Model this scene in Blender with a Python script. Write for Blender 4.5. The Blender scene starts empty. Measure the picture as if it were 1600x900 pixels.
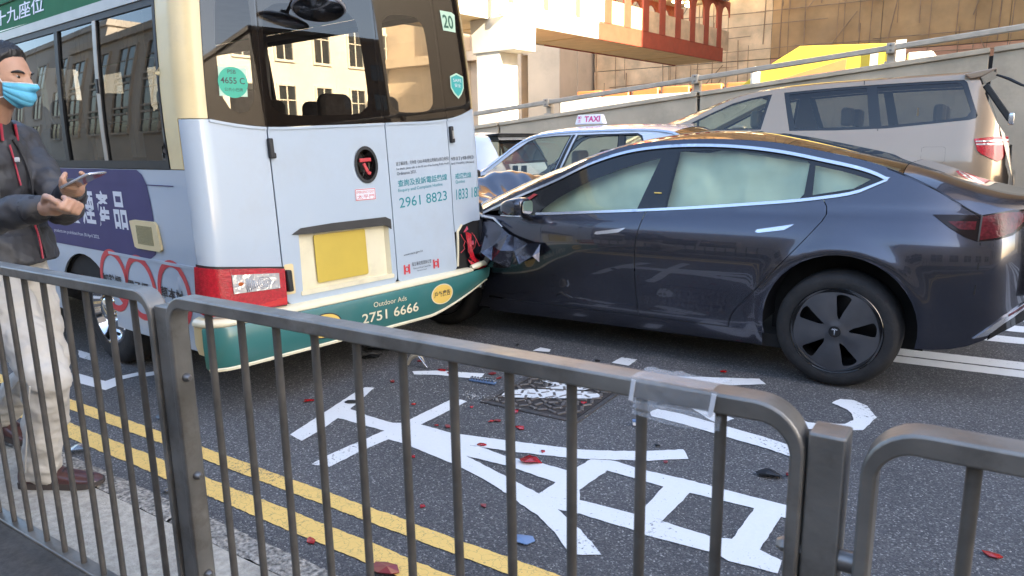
import bpy, bmesh, math, random
import numpy as np
from mathutils import Vector, Matrix, noise
from mathutils.geometry import delaunay_2d_cdt
R = math.radians
random.seed(7)
S = bpy.context.scene
COL = S.collection

# ------------------------------------------------------------------ camera
cam = bpy.data.cameras.new('camera')
co = bpy.data.objects.new('camera', cam); COL.objects.link(co); S.camera = co
cam.sensor_width = 36.0; cam.sensor_fit = 'HORIZONTAL'
cam.lens = 36.0 * 1124.19 / 1600.0
cam.clip_start = 0.05; cam.clip_end = 3000
_p, _r, _y = R(11.3773), R(-0.946), R(33.7676)
_fw = Vector((-math.sin(_y)*math.cos(_p), math.cos(_y)*math.cos(_p), -math.sin(_p)))
_rt = Vector((math.cos(_y), math.sin(_y), 0)); _up = _rt.cross(_fw)
_r2 = math.cos(_r)*_rt + math.sin(_r)*_up; _u2 = -math.sin(_r)*_rt + math.cos(_r)*_up
_m = Matrix((_r2, _u2, -_fw)).transposed().to_4x4(); _m.translation = Vector((0, 0, 1.4053))
co.matrix_world = _m
cam.dof.use_dof = True; cam.dof.focus_distance = 4.4; cam.dof.aperture_fstop = cam.lens / 2.6

# ------------------------------------------------------------------ sky, sun, exposure
SUN_EL, SUN_AZ = R(28), math.atan2(-0.34, 0.94)          # azimuth measured from +X towards +Y
W = bpy.data.worlds.new('World'); S.world = W; W.use_nodes = True
nt = W.node_tree; bg = nt.nodes['Background']
sky = nt.nodes.new('ShaderNodeTexSky'); sky.sky_type = 'NISHITA'; sky.sun_disc = False
sky.sun_elevation = SUN_EL; sky.sun_rotation = math.pi/2 - SUN_AZ
sky.air_density = 1.0; sky.dust_density = 2.2; sky.ozone_density = 0.9
nt.links.new(sky.outputs[0], bg.inputs[0]); bg.inputs[1].default_value = 0.15
sl = bpy.data.lights.new('sun', 'SUN'); sl.energy = 5.0; sl.angle = R(0.53); sl.color = (1.0, 0.87, 0.68)
so = bpy.data.objects.new('sun', sl); COL.objects.link(so)
sd = Vector((math.cos(SUN_EL)*math.cos(SUN_AZ), math.cos(SUN_EL)*math.sin(SUN_AZ), math.sin(SUN_EL)))
so.rotation_euler = sd.to_track_quat('Z', 'Y').to_euler()
S.view_settings.view_transform = 'Standard'; S.view_settings.look = 'None'
S.view_settings.gamma = 1.0; S.view_settings.exposure = 2.45
S.view_settings.use_curve_mapping = False
S.render.engine = 'CYCLES'
S.cycles.max_bounces = 8; S.cycles.transparent_max_bounces = 24
S.cycles.use_denoising = True
S.cycles.caustics_reflective = False; S.cycles.caustics_refractive = False

# ------------------------------------------------------------------ materials
MATS = {}
def srgb(r, g, b):
    f = lambda c: c/12.92 if c <= 0.04045 else ((c+0.055)/1.055)**2.4
    return (f(r/255), f(g/255), f(b/255))
def mat(name, col, rough=0.5, metal=0.0, var=0.0, scale=8.0, bump=0.0, bscale=60.0, coat=0.0, spec=0.5, dirt=None, dscale=3.0, damt=0.5, detail=4.0, rvar=0.0):
    """Principled surface with noise driven colour variation, optional wear colour and bump."""
    m = bpy.data.materials.new(name); m.use_nodes = True; MATS[name] = m
    n = m.node_tree.nodes; l = m.node_tree.links; b = n['Principled BSDF']
    b.inputs['Roughness'].default_value = rough; b.inputs['Metallic'].default_value = metal
    b.inputs['Coat Weight'].default_value = coat; b.inputs['Coat Roughness'].default_value = 0.03
    b.inputs['Specular IOR Level'].default_value = spec
    b.inputs['Base Color'].default_value = (*col, 1)
    tc = n.new('ShaderNodeTexCoord'); out = None
    if var > 0 or dirt:
        t = n.new('ShaderNodeTexNoise'); t.inputs['Scale'].default_value = scale; t.inputs['Detail'].default_value = detail
        l.new(tc.outputs['Object'], t.inputs['Vector'])
        mr = n.new('ShaderNodeMapRange'); mr.inputs['From Min'].default_value = 0.3; mr.inputs['From Max'].default_value = 0.7
        mr.inputs['To Min'].default_value = 1-var; mr.inputs['To Max'].default_value = 1+var
        l.new(t.outputs['Fac'], mr.inputs['Value'])
        mx = n.new('ShaderNodeMix'); mx.data_type = 'RGBA'; mx.blend_type = 'MULTIPLY'; mx.inputs['Factor'].default_value = 1
        mx.inputs['A'].default_value = (*col, 1); l.new(mr.outputs['Result'], mx.inputs['B']); out = mx.outputs['Result']
        if dirt:
            t2 = n.new('ShaderNodeTexNoise'); t2.inputs['Scale'].default_value = dscale; t2.inputs['Detail'].default_value = 8; t2.inputs['Roughness'].default_value = 0.7
            l.new(tc.outputs['Object'], t2.inputs['Vector'])
            r2 = n.new('ShaderNodeMapRange'); r2.inputs['From Min'].default_value = 0.5; r2.inputs['From Max'].default_value = 0.72
            r2.inputs['To Max'].default_value = damt; l.new(t2.outputs['Fac'], r2.inputs['Value'])
            m2 = n.new('ShaderNodeMix'); m2.data_type = 'RGBA'; l.new(r2.outputs['Result'], m2.inputs['Factor'])
            l.new(out, m2.inputs['A']); m2.inputs['B'].default_value = (*dirt, 1); out = m2.outputs['Result']
        l.new(out, b.inputs['Base Color'])
        if rvar:
            r3 = n.new('ShaderNodeMapRange'); r3.inputs['From Min'].default_value = 0.3; r3.inputs['From Max'].default_value = 0.7
            r3.inputs['To Min'].default_value = max(0.02, rough-rvar); r3.inputs['To Max'].default_value = rough+rvar
            l.new(t.outputs['Fac'], r3.inputs['Value']); l.new(r3.outputs['Result'], b.inputs['Roughness'])
    if bump > 0:
        t = n.new('ShaderNodeTexNoise'); t.inputs['Scale'].default_value = bscale; t.inputs['Detail'].default_value = 3
        l.new(tc.outputs['Object'], t.inputs['Vector'])
        bp = n.new('ShaderNodeBump'); bp.inputs['Strength'].default_value = bump; bp.inputs['Distance'].default_value = 0.01
        l.new(t.outputs['Fac'], bp.inputs['Height']); l.new(bp.outputs['Normal'], b.inputs['Normal'])
    return m
def glass(name, tint, refl=1.0, rough=0.0, ior=1.5):
    m = bpy.data.materials.new(name); m.use_nodes = True; MATS[name] = m
    n = m.node_tree.nodes; l = m.node_tree.links; n.remove(n['Principled BSDF'])
    o = n['Material Output']; tr = n.new('ShaderNodeBsdfTransparent'); tr.inputs[0].default_value = (*tint, 1)
    g = n.new('ShaderNodeBsdfGlossy'); g.inputs['Roughness'].default_value = rough; g.inputs[0].default_value = (1, 1, 1, 1)
    f = n.new('ShaderNodeFresnel'); ge = n.new('ShaderNodeNewGeometry'); io = n.new('ShaderNodeMapRange')
    io.inputs['To Min'].default_value = ior; io.inputs['To Max'].default_value = 1/ior      # a thin pane reflects alike from both sides
    l.new(ge.outputs['Backfacing'], io.inputs['Value']); l.new(io.outputs['Result'], f.inputs[0])
    mu = n.new('ShaderNodeMath'); mu.operation = 'MULTIPLY'; mu.inputs[1].default_value = refl; mu.use_clamp = True
    l.new(f.outputs[0], mu.inputs[0])
    mx = n.new('ShaderNodeMixShader'); l.new(mu.outputs[0], mx.inputs[0]); l.new(tr.outputs[0], mx.inputs[1]); l.new(g.outputs[0], mx.inputs[2])
    l.new(mx.outputs[0], o.inputs[0])
    return m

# ------------------------------------------------------------------ mesh helpers
def link(name, me, m=None, parent=None):
    o = bpy.data.objects.new(name, me); COL.objects.link(o)
    if m is not None: me.materials.append(m)
    if parent is not None: o.parent = parent
    return o
def tag(o, label=None, cat=None, group=None, kind=None):
    if label: o['label'] = label
    if cat: o['category'] = cat
    if group: o['group'] = group
    if kind: o['kind'] = kind
    return o
def empty(name, loc=(0, 0, 0), rz=0.0, label=None, cat=None, group=None):
    o = bpy.data.objects.new(name, None); COL.objects.link(o); o.empty_display_size = 0.1
    o.location = loc; o.rotation_euler = (0, 0, rz)
    return tag(o, label, cat, group)
def copy_tree(o, parent=None):
    c = o.copy(); COL.objects.link(c)
    if parent is not None: c.parent = parent
    for ch in o.children: copy_tree(ch, c)
    return c
class MB:
    def __init__(s): s.v = []; s.f = []
    def add(s, vs, fs):
        k = len(s.v); s.v += [tuple(v) for v in vs]; s.f += [tuple(i+k for i in f) for f in fs]; return s
    def box(s, a, b, mtx=None):
        (x0, y0, z0), (x1, y1, z1) = a, b
        vs = [(x0,y0,z0),(x1,y0,z0),(x1,y1,z0),(x0,y1,z0),(x0,y0,z1),(x1,y0,z1),(x1,y1,z1),(x0,y1,z1)]
        if mtx is not None: vs = [mtx @ Vector(v) for v in vs]
        return s.add(vs, [(0,3,2,1),(4,5,6,7),(0,1,5,4),(1,2,6,5),(2,3,7,6),(3,0,4,7)])
    def bar(s, a, b, w, h, up=(0, 0, 1)):
        a, b = Vector(a), Vector(b); d = (b-a).normalized(); u = Vector(up)
        if abs(d.dot(u)) > .95: u = Vector((0, 1, 0))
        r = d.cross(u).normalized(); u = r.cross(d)
        vs = [p + r*sx*w/2 + u*sz*h/2 for p in (a, b) for sx, sz in ((-1,-1),(1,-1),(1,1),(-1,1))]
        return s.add(vs, [(0,1,2,3),(7,6,5,4),(0,4,5,1),(1,5,6,2),(2,6,7,3),(3,7,4,0)])
    def tube(s, pts, rad, n=8, cap=True):
        pts = [Vector(p) for p in pts]; rings = []
        rad = rad if hasattr(rad, '__len__') else [rad]*len(pts)
        ref = None
        for i, p in enumerate(pts):
            d = (pts[min(i+1, len(pts)-1)] - pts[max(i-1, 0)]).normalized()
            if ref is None: ref = Vector((0,0,1)) if abs(d.z) < .9 else Vector((1,0,0))
            r = d.cross(ref).normalized(); ref = r.cross(d).normalized()
            rings.append([p + (r*math.cos(2*math.pi*k/n) + ref*math.sin(2*math.pi*k/n))*rad[i] for k in range(n)])
        vs = [v for ring in rings for v in ring]; fs = []
        for i in range(len(pts)-1):
            for k in range(n):
                fs.append((i*n+k, i*n+(k+1) % n, (i+1)*n+(k+1) % n, (i+1)*n+k))
        if cap: fs += [tuple(range(n))[::-1], tuple(range((len(pts)-1)*n, len(pts)*n))]
        return s.add(vs, fs)
    def lathe(s, prof, n=32, axis='y', c=(0,0,0), arc=None):
        """prof: (radius, along) pairs."""
        vs = []; fs = []; P = len(prof)
        for k in range(n):
            a = 2*math.pi*k/n; ca, sa = math.cos(a), math.sin(a)
            for r, t in prof:
                v = {'y': (r*ca, t, r*sa), 'x': (t, r*ca, r*sa), 'z': (r*ca, r*sa, t)}[axis]
                vs.append((v[0]+c[0], v[1]+c[1], v[2]+c[2]))
        for k in range(n):
            q = (k+1) % n
            for i in range(P-1): fs.append((k*P+i, k*P+i+1, q*P+i+1, q*P+i))
        return s.add(vs, fs)
    def prism(s, poly, axis, t0, t1):
        """2D polygon extruded: axis 'y' -> poly in (x,z); 'z' -> (x,y); 'x' -> (y,z)."""
        n = len(poly); mk = {'y': lambda p, t: (p[0], t, p[1]), 'z': lambda p, t: (p[0], p[1], t), 'x': lambda p, t: (t, p[0], p[1])}[axis]
        vs = [mk(p, t0) for p in poly] + [mk(p, t1) for p in poly]
        fs = [tuple(range(n))[::-1], tuple(range(n, 2*n))] + [(i, (i+1) % n, n+(i+1) % n, n+i) for i in range(n)]
        return s.add(vs, fs)
    def grid(s, fn, nu, nv):
        vs = [fn(i/nu, j/nv) for i in range(nu+1) for j in range(nv+1)]
        return s.add(vs, [(i*(nv+1)+j, (i+1)*(nv+1)+j, (i+1)*(nv+1)+j+1, i*(nv+1)+j+1) for i in range(nu) for j in range(nv)])
    def build(s, name, m, parent=None, smooth=False, bevel=0.0, seg=2, fix=True, sub=0, angle=35):
        me = bpy.data.meshes.new(name); me.from_pydata([tuple(v) for v in s.v], [], s.f); me.update()
        if fix:
            bm = bmesh.new(); bm.from_mesh(me); bmesh.ops.remove_doubles(bm, verts=bm.verts, dist=1e-5)
            bmesh.ops.recalc_face_normals(bm, faces=bm.faces); bm.to_mesh(me); bm.free()
        o = link(name, me, m, parent)
        if smooth:
            me.shade_smooth()
            if angle < 180:
                try: me.set_sharp_from_angle(angle=R(angle))
                except Exception: pass
        if bevel:
            md = o.modifiers.new('bevel', 'BEVEL'); md.width = bevel; md.segments = seg; md.limit_method = 'ANGLE'; md.angle_limit = R(40)
            me.shade_smooth()
            try: me.set_sharp_from_angle(angle=R(50))
            except Exception: pass
            if seg > 1: md.harden_normals = False
        if sub:
            md = o.modifiers.new('sub', 'SUBSURF'); md.levels = sub; md.render_levels = sub
        return o
def inside(pts, poly):
    x, y = pts[:, 0], pts[:, 1]; r = np.zeros(len(pts), bool); n = len(poly)
    for i in range(n):
        x0, y0 = poly[i]; x1, y1 = poly[(i+1) % n]
        if y0 == y1: continue
        c = ((y0 > y) != (y1 > y)) & (x < (x1-x0)*(y-y0)/(y1-y0)+x0); r ^= c
    return r
def dens(poly, step, closed=True):
    out = []; n = len(poly)
    for i in range(n if closed else n-1):
        a, b = poly[i], poly[(i+1) % n]; d = math.dist(a, b); k = max(1, int(math.ceil(d/step)))
        out += [(a[0]+(b[0]-a[0])*j/k, a[1]+(b[1]-a[1])*j/k) for j in range(k)]
    if not closed: out.append(tuple(poly[-1]))
    return out
def smooth_poly(pts, n=6, closed=False):
    """Catmull-Rom through the points."""
    P = [Vector((*p, 0)) if len(p) == 2 else Vector(p) for p in pts]; out = []; N = len(P)
    for i in range(N if closed else N-1):
        g = lambda k: P[k % N] if closed else P[max(0, min(N-1, k))]
        p0, p1, p2, p3 = g(i-1), g(i), g(i+1), g(i+2)
        for j in range(n):
            t = j/n
            out.append(0.5*((2*p1)+(p2-p0)*t+(2*p0-5*p1+4*p2-p3)*t*t+(3*p1-p0-3*p2+p3)*t**3))
    if not closed: out.append(P[-1])
    return [tuple(v[:2]) if len(pts[0]) == 2 else tuple(v) for v in out]
def rrect(x0, y0, x1, y1, r, n=5):
    out = []
    for cx, cy, a0 in ((x1-r, y0+r, -90), (x1-r, y1-r, 0), (x0+r, y1-r, 90), (x0+r, y0+r, 180)):
        out += [(cx+r*math.cos(R(a0+90*k/n)), cy+r*math.sin(R(a0+90*k/n))) for k in range(n+1)]
    return out
def circ(cx, cy, rx, ry=None, n=24, a0=0, a1=360):
    ry = ry or rx
    k = n if a1-a0 >= 360 else n+1
    return [(cx+rx*math.cos(R(a0+(a1-a0)*i/n)), cy+ry*math.sin(R(a0+(a1-a0)*i/n))) for i in range(k)]
def triangulate(outline, holes=(), step=0.03, polys=None):
    rings = [dens(outline, step)] + [dens(h, step) for h in holes] if polys is None else [dens(p, step) for p in polys]
    V = []; E = []
    for r in rings:
        k = len(V); V += r; E += [(k+i, k+(i+1) % len(r)) for i in range(len(r))]
    A = np.array(V); lo, hi = A.min(0), A.max(0)
    xs = np.arange(lo[0]+step*.5, hi[0], step); ys = np.arange(lo[1]+step*.5, hi[1], step)
    if len(xs) and len(ys):
        G = np.stack(np.meshgrid(xs, ys, indexing='ij'), -1).reshape(-1, 2)
        def ok(Q):
            if polys is not None:
                r = np.zeros(len(Q), bool)
                for p in polys: r |= inside(Q, p)
                return r
            r = inside(Q, outline)
            for h in holes: r &= ~inside(Q, h)
            return r
        G = G[ok(G)]
        if len(G):
            # drop grid points hugging the outline
            keep = np.ones(len(G), bool)
            for i in range(0, len(G), 2000):
                d = ((G[i:i+2000, None, :]-A[None])**2).sum(-1).min(1); keep[i:i+2000] = d > (step*.45)**2
            V = V + [tuple(g) for g in G[keep]]
    else:
        def ok(Q):
            r = inside(Q, outline)
            for h in holes: r &= ~inside(Q, h)
            return r
    vs, es, fs, *_ = delaunay_2d_cdt([Vector(v) for v in V], E, [], 0, 1e-6)
    P = np.array([tuple(v) for v in vs]); F = [tuple(f) for f in fs]
    C = np.array([P[list(f)].mean(0) for f in F]); k = ok(C)
    F = [f for f, q in zip(F, k) if q]
    used = sorted({i for f in F for i in f}); mp = {u: i for i, u in enumerate(used)}
    return P[used], [tuple(mp[i] for i in f) for f in F]
def patch(name, outline, fn, m, parent=None, holes=(), step=0.03, thick=0.0, flip=False, polys=None, custom=True):
    """A curved sheet: a 2D outline with holes, finely triangulated and carried onto fn(u, v) -> (x, y, z)."""
    P, F = triangulate(outline, holes, step, polys)
    V = np.array([fn(u, v) for u, v in P]); e = 2e-3
    Du = np.array([fn(u+e, v) for u, v in P]) - np.array([fn(u-e, v) for u, v in P])
    Dv = np.array([fn(u, v+e) for u, v in P]) - np.array([fn(u, v-e) for u, v in P])
    N = np.cross(Du, Dv); N /= np.linalg.norm(N, axis=1, keepdims=True)+1e-12
    if flip: N = -N
    A_ = np.array([f[:3] for f in F]); g = np.cross(V[A_[:, 1]]-V[A_[:, 0]], V[A_[:, 2]]-V[A_[:, 0]]); sg = (g*N[A_[:, 0]]).sum()
    if sg < 0: F = [f[::-1] for f in F]
    nb = len(V)
    if thick:
        from collections import Counter
        cnt = Counter(); 
        for f in F:
            for i in range(3): cnt[(f[i], f[(i+1) % 3])] += 1
        bd = [e_ for e_ in cnt if (e_[1], e_[0]) not in cnt]
        V = np.vstack([V, V-N*thick]); N = np.vstack([N, -N])
        F = F + [tuple(i+nb for i in f[::-1]) for f in F] + [(b_, a_, a_+nb, b_+nb) for a_, b_ in bd]
    me = bpy.data.meshes.new(name); me.from_pydata([tuple(v) for v in V], [], F); me.update()
    me.shade_smooth()
    if custom and not thick: me.normals_split_custom_set_from_vertices([tuple(n_) for n_ in N])
    elif thick:
        try: me.set_sharp_from_angle(angle=R(60))
        except Exception: pass
    return link(name, me, m, parent)
def text_mesh(body, size=1.0, bold=0.0, align='CENTER', shear=0.0):
    """Outline letters as plain 2D vertices and faces."""
    cu = bpy.data.curves.new('lettering', 'FONT'); cu.body = body; cu.size = size; cu.align_x = align; cu.align_y = 'CENTER'
    cu.offset = bold*size; cu.resolution_u = 3; cu.shear = shear; cu.fill_mode = 'FRONT'
    o = bpy.data.objects.new('lettering', cu); COL.objects.link(o)
    dg = bpy.context.evaluated_depsgraph_get(); me = bpy.data.meshes.new_from_object(o.evaluated_get(dg))
    V = np.array([tuple(v.co)[:2] for v in me.vertices]) if len(me.vertices) else np.zeros((0, 2)); F = [tuple(p.vertices) for p in me.polygons]
    bpy.data.objects.remove(o); bpy.data.curves.remove(cu); bpy.data.meshes.remove(me)
    return V, F
def fit_text(body, x0, y0, x1, y1, bold=0.0):
    """Letters stretched to fill the box (x0,y0)-(x1,y1)."""
    V, F = text_mesh(body, 1.0, bold)
    if not len(V): return V, F
    lo, hi = V.min(0), V.max(0); V = (V-lo)/np.maximum(hi-lo, 1e-9)
    return V*np.array([x1-x0, y1-y0])+np.array([x0, y0]), F
def decal(name, items, fn, m, parent=None):
    """2D (verts, faces) sets carried onto fn as one flat print."""
    vs = []; fs = []
    for V, F in items:
        k = len(vs); vs += [tuple(fn(u, v)) for u, v in V]; fs += [tuple(i+k for i in f) for f in F]
    me = bpy.data.meshes.new(name); me.from_pydata(vs, [], fs); me.update()
    return link(name, me, m, parent)
def poly2d(poly): 
    return np.array(poly), [tuple(range(len(poly)))]
def ring2d(outer, inner):
    n = len(outer); return np.array(list(outer)+list(inner)), [(i, (i+1) % n, n+(i+1) % n, n+i) for i in range(n)]
def interp(x, pts):
    return float(np.interp(x, [p[0] for p in pts], [p[1] for p in pts]))
def sinterp(pts):
    """Smooth (monotone-ish cubic) interpolation through (x, y) points."""
    X = np.array([p[0] for p in pts], float); Y = np.array([p[1] for p in pts], float)
    d = np.diff(Y)/np.diff(X); m_ = np.concatenate([[d[0]], (d[:-1]+d[1:])/2, [d[-1]]])
    def f(x):
        if x <= X[0]: return Y[0]+m_[0]*(x-X[0])
        if x >= X[-1]: return Y[-1]+m_[-1]*(x-X[-1])
        i = int(np.searchsorted(X, x)-1); h = X[i+1]-X[i]; t = (x-X[i])/h
        return (2*t**3-3*t*t+1)*Y[i]+(t**3-2*t*t+t)*h*m_[i]+(-2*t**3+3*t*t)*Y[i+1]+(t**3-t*t)*h*m_[i+1]
    return f
MARKS = {
 'S1': [(-2.798,2.179),(-2.685,2.156),(-2.708,2.291),(-2.763,2.472),(-2.797,2.581),(-2.935,2.91),(-2.99,2.887),(-2.971,2.782),(-2.888,2.497)],
 'S2': [(-2.441,2.001),(-2.35,2.027),(-2.353,2.221),(-2.338,2.392),(-2.333,2.509),(-2.324,2.629),(-2.323,3.009),(-2.375,3.017),(-2.421,2.989),(-2.42,2.673),(-2.418,2.572),(-2.43,2.46),(-2.451,2.1)],
 'B1': [(-2.773,2.459),(-2.807,2.59),(-2.654,2.566),(-2.465,2.559),(-2.371,2.617),(-2.106,2.616),(-1.833,2.683),(-1.536,2.758),(-1.487,2.773),(-1.345,2.841),(-1.212,2.923),(-1.082,3.024),(-1.026,2.937),(-1.171,2.827),(-1.321,2.746),(-1.429,2.693),(-1.488,2.667),(-1.485,2.667),(-1.765,2.582),(-1.954,2.545),(-1.927,2.476),(-1.89,2.34),(-2.228,2.392),(-2.338,2.392),(-2.43,2.46)],
 'B2': [(-2.004,2.486),(-1.947,2.543),(-1.892,2.554),(-1.73,2.53),(-1.575,2.555),(-1.42,2.55),(-1.416,2.55),(-1.399,2.704),(-1.268,2.624),(-1.301,2.421),(-1.298,2.235),(-1.427,2.308),(-1.417,2.417),(-1.418,2.427),(-1.667,2.452),(-1.899,2.439),(-1.96,2.429)],
 'B3': [(-1.974,2.448),(-1.899,2.439),(-1.617,2.361),(-1.421,2.303),(-1.418,2.427),(-1.354,2.432),(-1.259,2.261),(-1.31,2.249),(-1.298,2.235),(-1.151,2.149),(-1.011,2.043),(-1.103,1.985),(-1.222,2.082),(-1.339,2.154),(-1.377,2.168),(-1.532,2.235),(-1.705,2.296),(-1.831,2.326),(-1.942,2.36)],
 'H': [(-1.399,2.704),(-1.3,2.748),(-1.169,2.728),(-0.955,2.74),(-0.832,2.735),(-0.67,2.733),(-0.496,2.734),(-0.475,2.633),(-0.553,2.631),(-0.559,2.359),(-0.477,2.333),(-0.474,2.252),(-0.631,2.236),(-0.677,2.258),(-0.922,2.242),(-0.97,2.25),(-1.206,2.249),(-1.298,2.235),(-1.416,2.55)],
 'hk': [(-1.066,3.695),(-0.878,3.716),(-0.731,3.697),(-0.668,3.66),(-0.604,3.673),(-0.594,3.692),(-0.508,3.731),(-0.48,3.805),(-0.497,3.885),(-0.529,3.946),(-0.622,4.013),(-0.59,4.099),(-0.528,4.116),(-0.45,4.057),(-0.389,3.905),(-0.419,3.692),(-0.516,3.62),(-0.662,3.565),(-0.847,3.595),(-1.038,3.6)],
 'l2': [(-1.4,3.385),(-1.384,3.443),(-1.242,3.443),(-1.034,3.402),(-0.814,3.361),(-0.608,3.304),(-0.581,3.18),(-0.781,3.235),(-1.001,3.276),(-1.194,3.314),(-1.37,3.333)],
 'l3': [(-1.63,3.739),(-1.407,3.703),(-1.254,3.647),(-0.997,3.514),(-1.037,3.409),(-1.107,3.446),(-1.278,3.582),(-1.584,3.635)],
 'l4': [(-2.457,3.709),(-2.095,3.754),(-1.852,3.739),(-1.616,3.748),(-1.568,3.639),(-1.946,3.609),(-2.173,3.61),(-2.414,3.644)],
 'l5': [(-1.677,3.844),(-1.522,3.998),(-1.341,4.087),(-1.057,4.22),(-0.998,4.141),(-1.198,3.992),(-1.39,3.837),(-1.614,3.702)],
 's1': [(-1.953,4.064),(-1.948,4.205),(-1.838,4.211),(-1.831,4.059)],
 's2': [(-2.538,4.036),(-2.534,4.135),(-2.446,4.13),(-2.426,4.07)],
 's3': [(-2.949,3.264),(-2.832,3.35),(-2.733,3.386),(-2.531,3.462),(-2.494,3.365),(-2.617,3.323),(-2.761,3.292),(-2.899,3.22)],
 's4': [(-2.922,3.719),(-2.54,3.732),(-2.464,3.719),(-2.434,3.673),(-2.457,3.608),(-2.448,3.562),(-2.571,3.557),(-2.569,3.682),(-2.732,3.659),(-2.891,3.679)],
 's5': [(-2.468,3.717),(-2.082,3.739),(-2.051,3.683),(-2.446,3.683)],
 'bx1': [(-0.442,5.346),(0.262,5.388),(0.259,5.271),(-0.448,5.164)],
 'bx1b': [(-0.45,5.126),(0.258,5.238),(0.255,5.076),(-0.448,4.983)],
 'bx2': [(0.11,6.03),(0.275,5.987),(0.271,5.828),(0.012,5.792)],
 'bx3': [(0.196,6.35),(0.283,6.352),(0.278,6.146),(0.152,6.145)],
 'bx4': [(0.234,6.571),(0.288,6.581),(0.286,6.48),(0.219,6.481)],
 'L1': [(-4.857,2.126),(-4.567,2.131),(-4.465,2.137),(-4.487,2.233),(-4.454,2.365),(-4.389,2.328),(-4.408,2.196),(-4.318,2.138),(-4.291,2.047),(-4.65,2.027)],
 'L2': [(-5.356,2.406),(-5.119,2.399),(-4.96,2.319),(-5.16,2.317)],
 'L3': [(-5.886,2.119),(-5.732,2.129),(-5.577,2.027),(-5.629,2.018)],
 'L4': [(-4.421,2.347),(-4.37,2.434),(-4.3,2.393),(-4.342,2.301)],
}
MARK_HOLES = [[(-1.283,2.641),(-1.021,2.629),(-1.016,2.36),(-1.261,2.347),(-1.301,2.421)],[(-0.91,2.634),(-0.655,2.643),(-0.661,2.382),(-0.713,2.354),(-0.92,2.365)]]
# ------------------------------------------------------------------ the setting: ground, road, footway
def asphalt_material():
    m = mat('asphalt', (0.072, 0.070, 0.072), 0.85)
    n = m.node_tree.nodes; l = m.node_tree.links; b = n['Principled BSDF']; tc = n['Texture Coordinate']
    v = n.new('ShaderNodeTexVoronoi'); v.inputs['Scale'].default_value = 175; l.new(tc.outputs['Object'], v.inputs['Vector'])
    v2 = n.new('ShaderNodeTexVoronoi'); v2.inputs['Scale'].default_value = 85; l.new(tc.outputs['Object'], v2.inputs['Vector'])
    cr = n.new('ShaderNodeValToRGB'); e = cr.color_ramp.elements
    sx = n.new('ShaderNodeSeparateColor'); l.new(v.outputs['Color'], sx.inputs[0]); l.new(sx.outputs[0], cr.inputs[0])
    e[0].position = 0.0; e[0].color = (0.050, 0.049, 0.053, 1); e[1].position = 1.0; e[1].color = (0.30, 0.29, 0.28, 1)
    for p, c in ((0.55, (0.080, 0.079, 0.082, 1)), (0.86, (0.125, 0.122, 0.121, 1)), (0.95, (0.20, 0.195, 0.19, 1))):
        k = e.new(p); k.color = c
    # pale single stones
    sx2 = n.new('ShaderNodeSeparateColor'); l.new(v2.outputs['Color'], sx2.inputs[0])
    gt = n.new('ShaderNodeMath'); gt.operation = 'GREATER_THAN'; gt.inputs[1].default_value = 0.972; l.new(sx2.outputs[1], gt.inputs[0])
    lt = n.new('ShaderNodeMath'); lt.operation = 'LESS_THAN'; lt.inputs[1].default_value = 0.34; l.new(v2.outputs['Distance'], lt.inputs[0])
    mu = n.new('ShaderNodeMath'); mu.operation = 'MULTIPLY'; l.new(gt.outputs[0], mu.inputs[0]); l.new(lt.outputs[0], mu.inputs[1])
    mx = n.new('ShaderNodeMix'); mx.data_type = 'RGBA'; l.new(mu.outputs[0], mx.inputs['Factor']); l.new(cr.outputs[0], mx.inputs['A'])
    mx.inputs['B'].default_value = (0.38, 0.36, 0.34, 1)
    t = n.new('ShaderNodeTexNoise'); t.inputs['Scale'].default_value = 0.9; t.inputs['Detail'].default_value = 8; l.new(tc.outputs['Object'], t.inputs['Vector'])
    mr = n.new('ShaderNodeMapRange'); mr.inputs['From Min'].default_value = .3; mr.inputs['From Max'].default_value = .7; mr.inputs['To Min'].default_value = .72; mr.inputs['To Max'].default_value = 1.22
    l.new(t.outputs['Fac'], mr.inputs['Value'])
    m2 = n.new('ShaderNodeMix'); m2.data_type = 'RGBA'; m2.blend_type = 'MULTIPLY'; m2.inputs['Factor'].default_value = 1
    l.new(mx.outputs['Result'], m2.inputs['A']); l.new(mr.outputs['Result'], m2.inputs['B']); l.new(m2.outputs['Result'], b.inputs['Base Color'])
    bp = n.new('ShaderNodeBump'); bp.inputs['Strength'].default_value = 0.9; bp.inputs['Distance'].default_value = 0.004
    l.new(v.outputs['Distance'], bp.inputs['Height']); bp.invert = True; l.new(bp.outputs['Normal'], b.inputs['Normal'])
    return m
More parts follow.
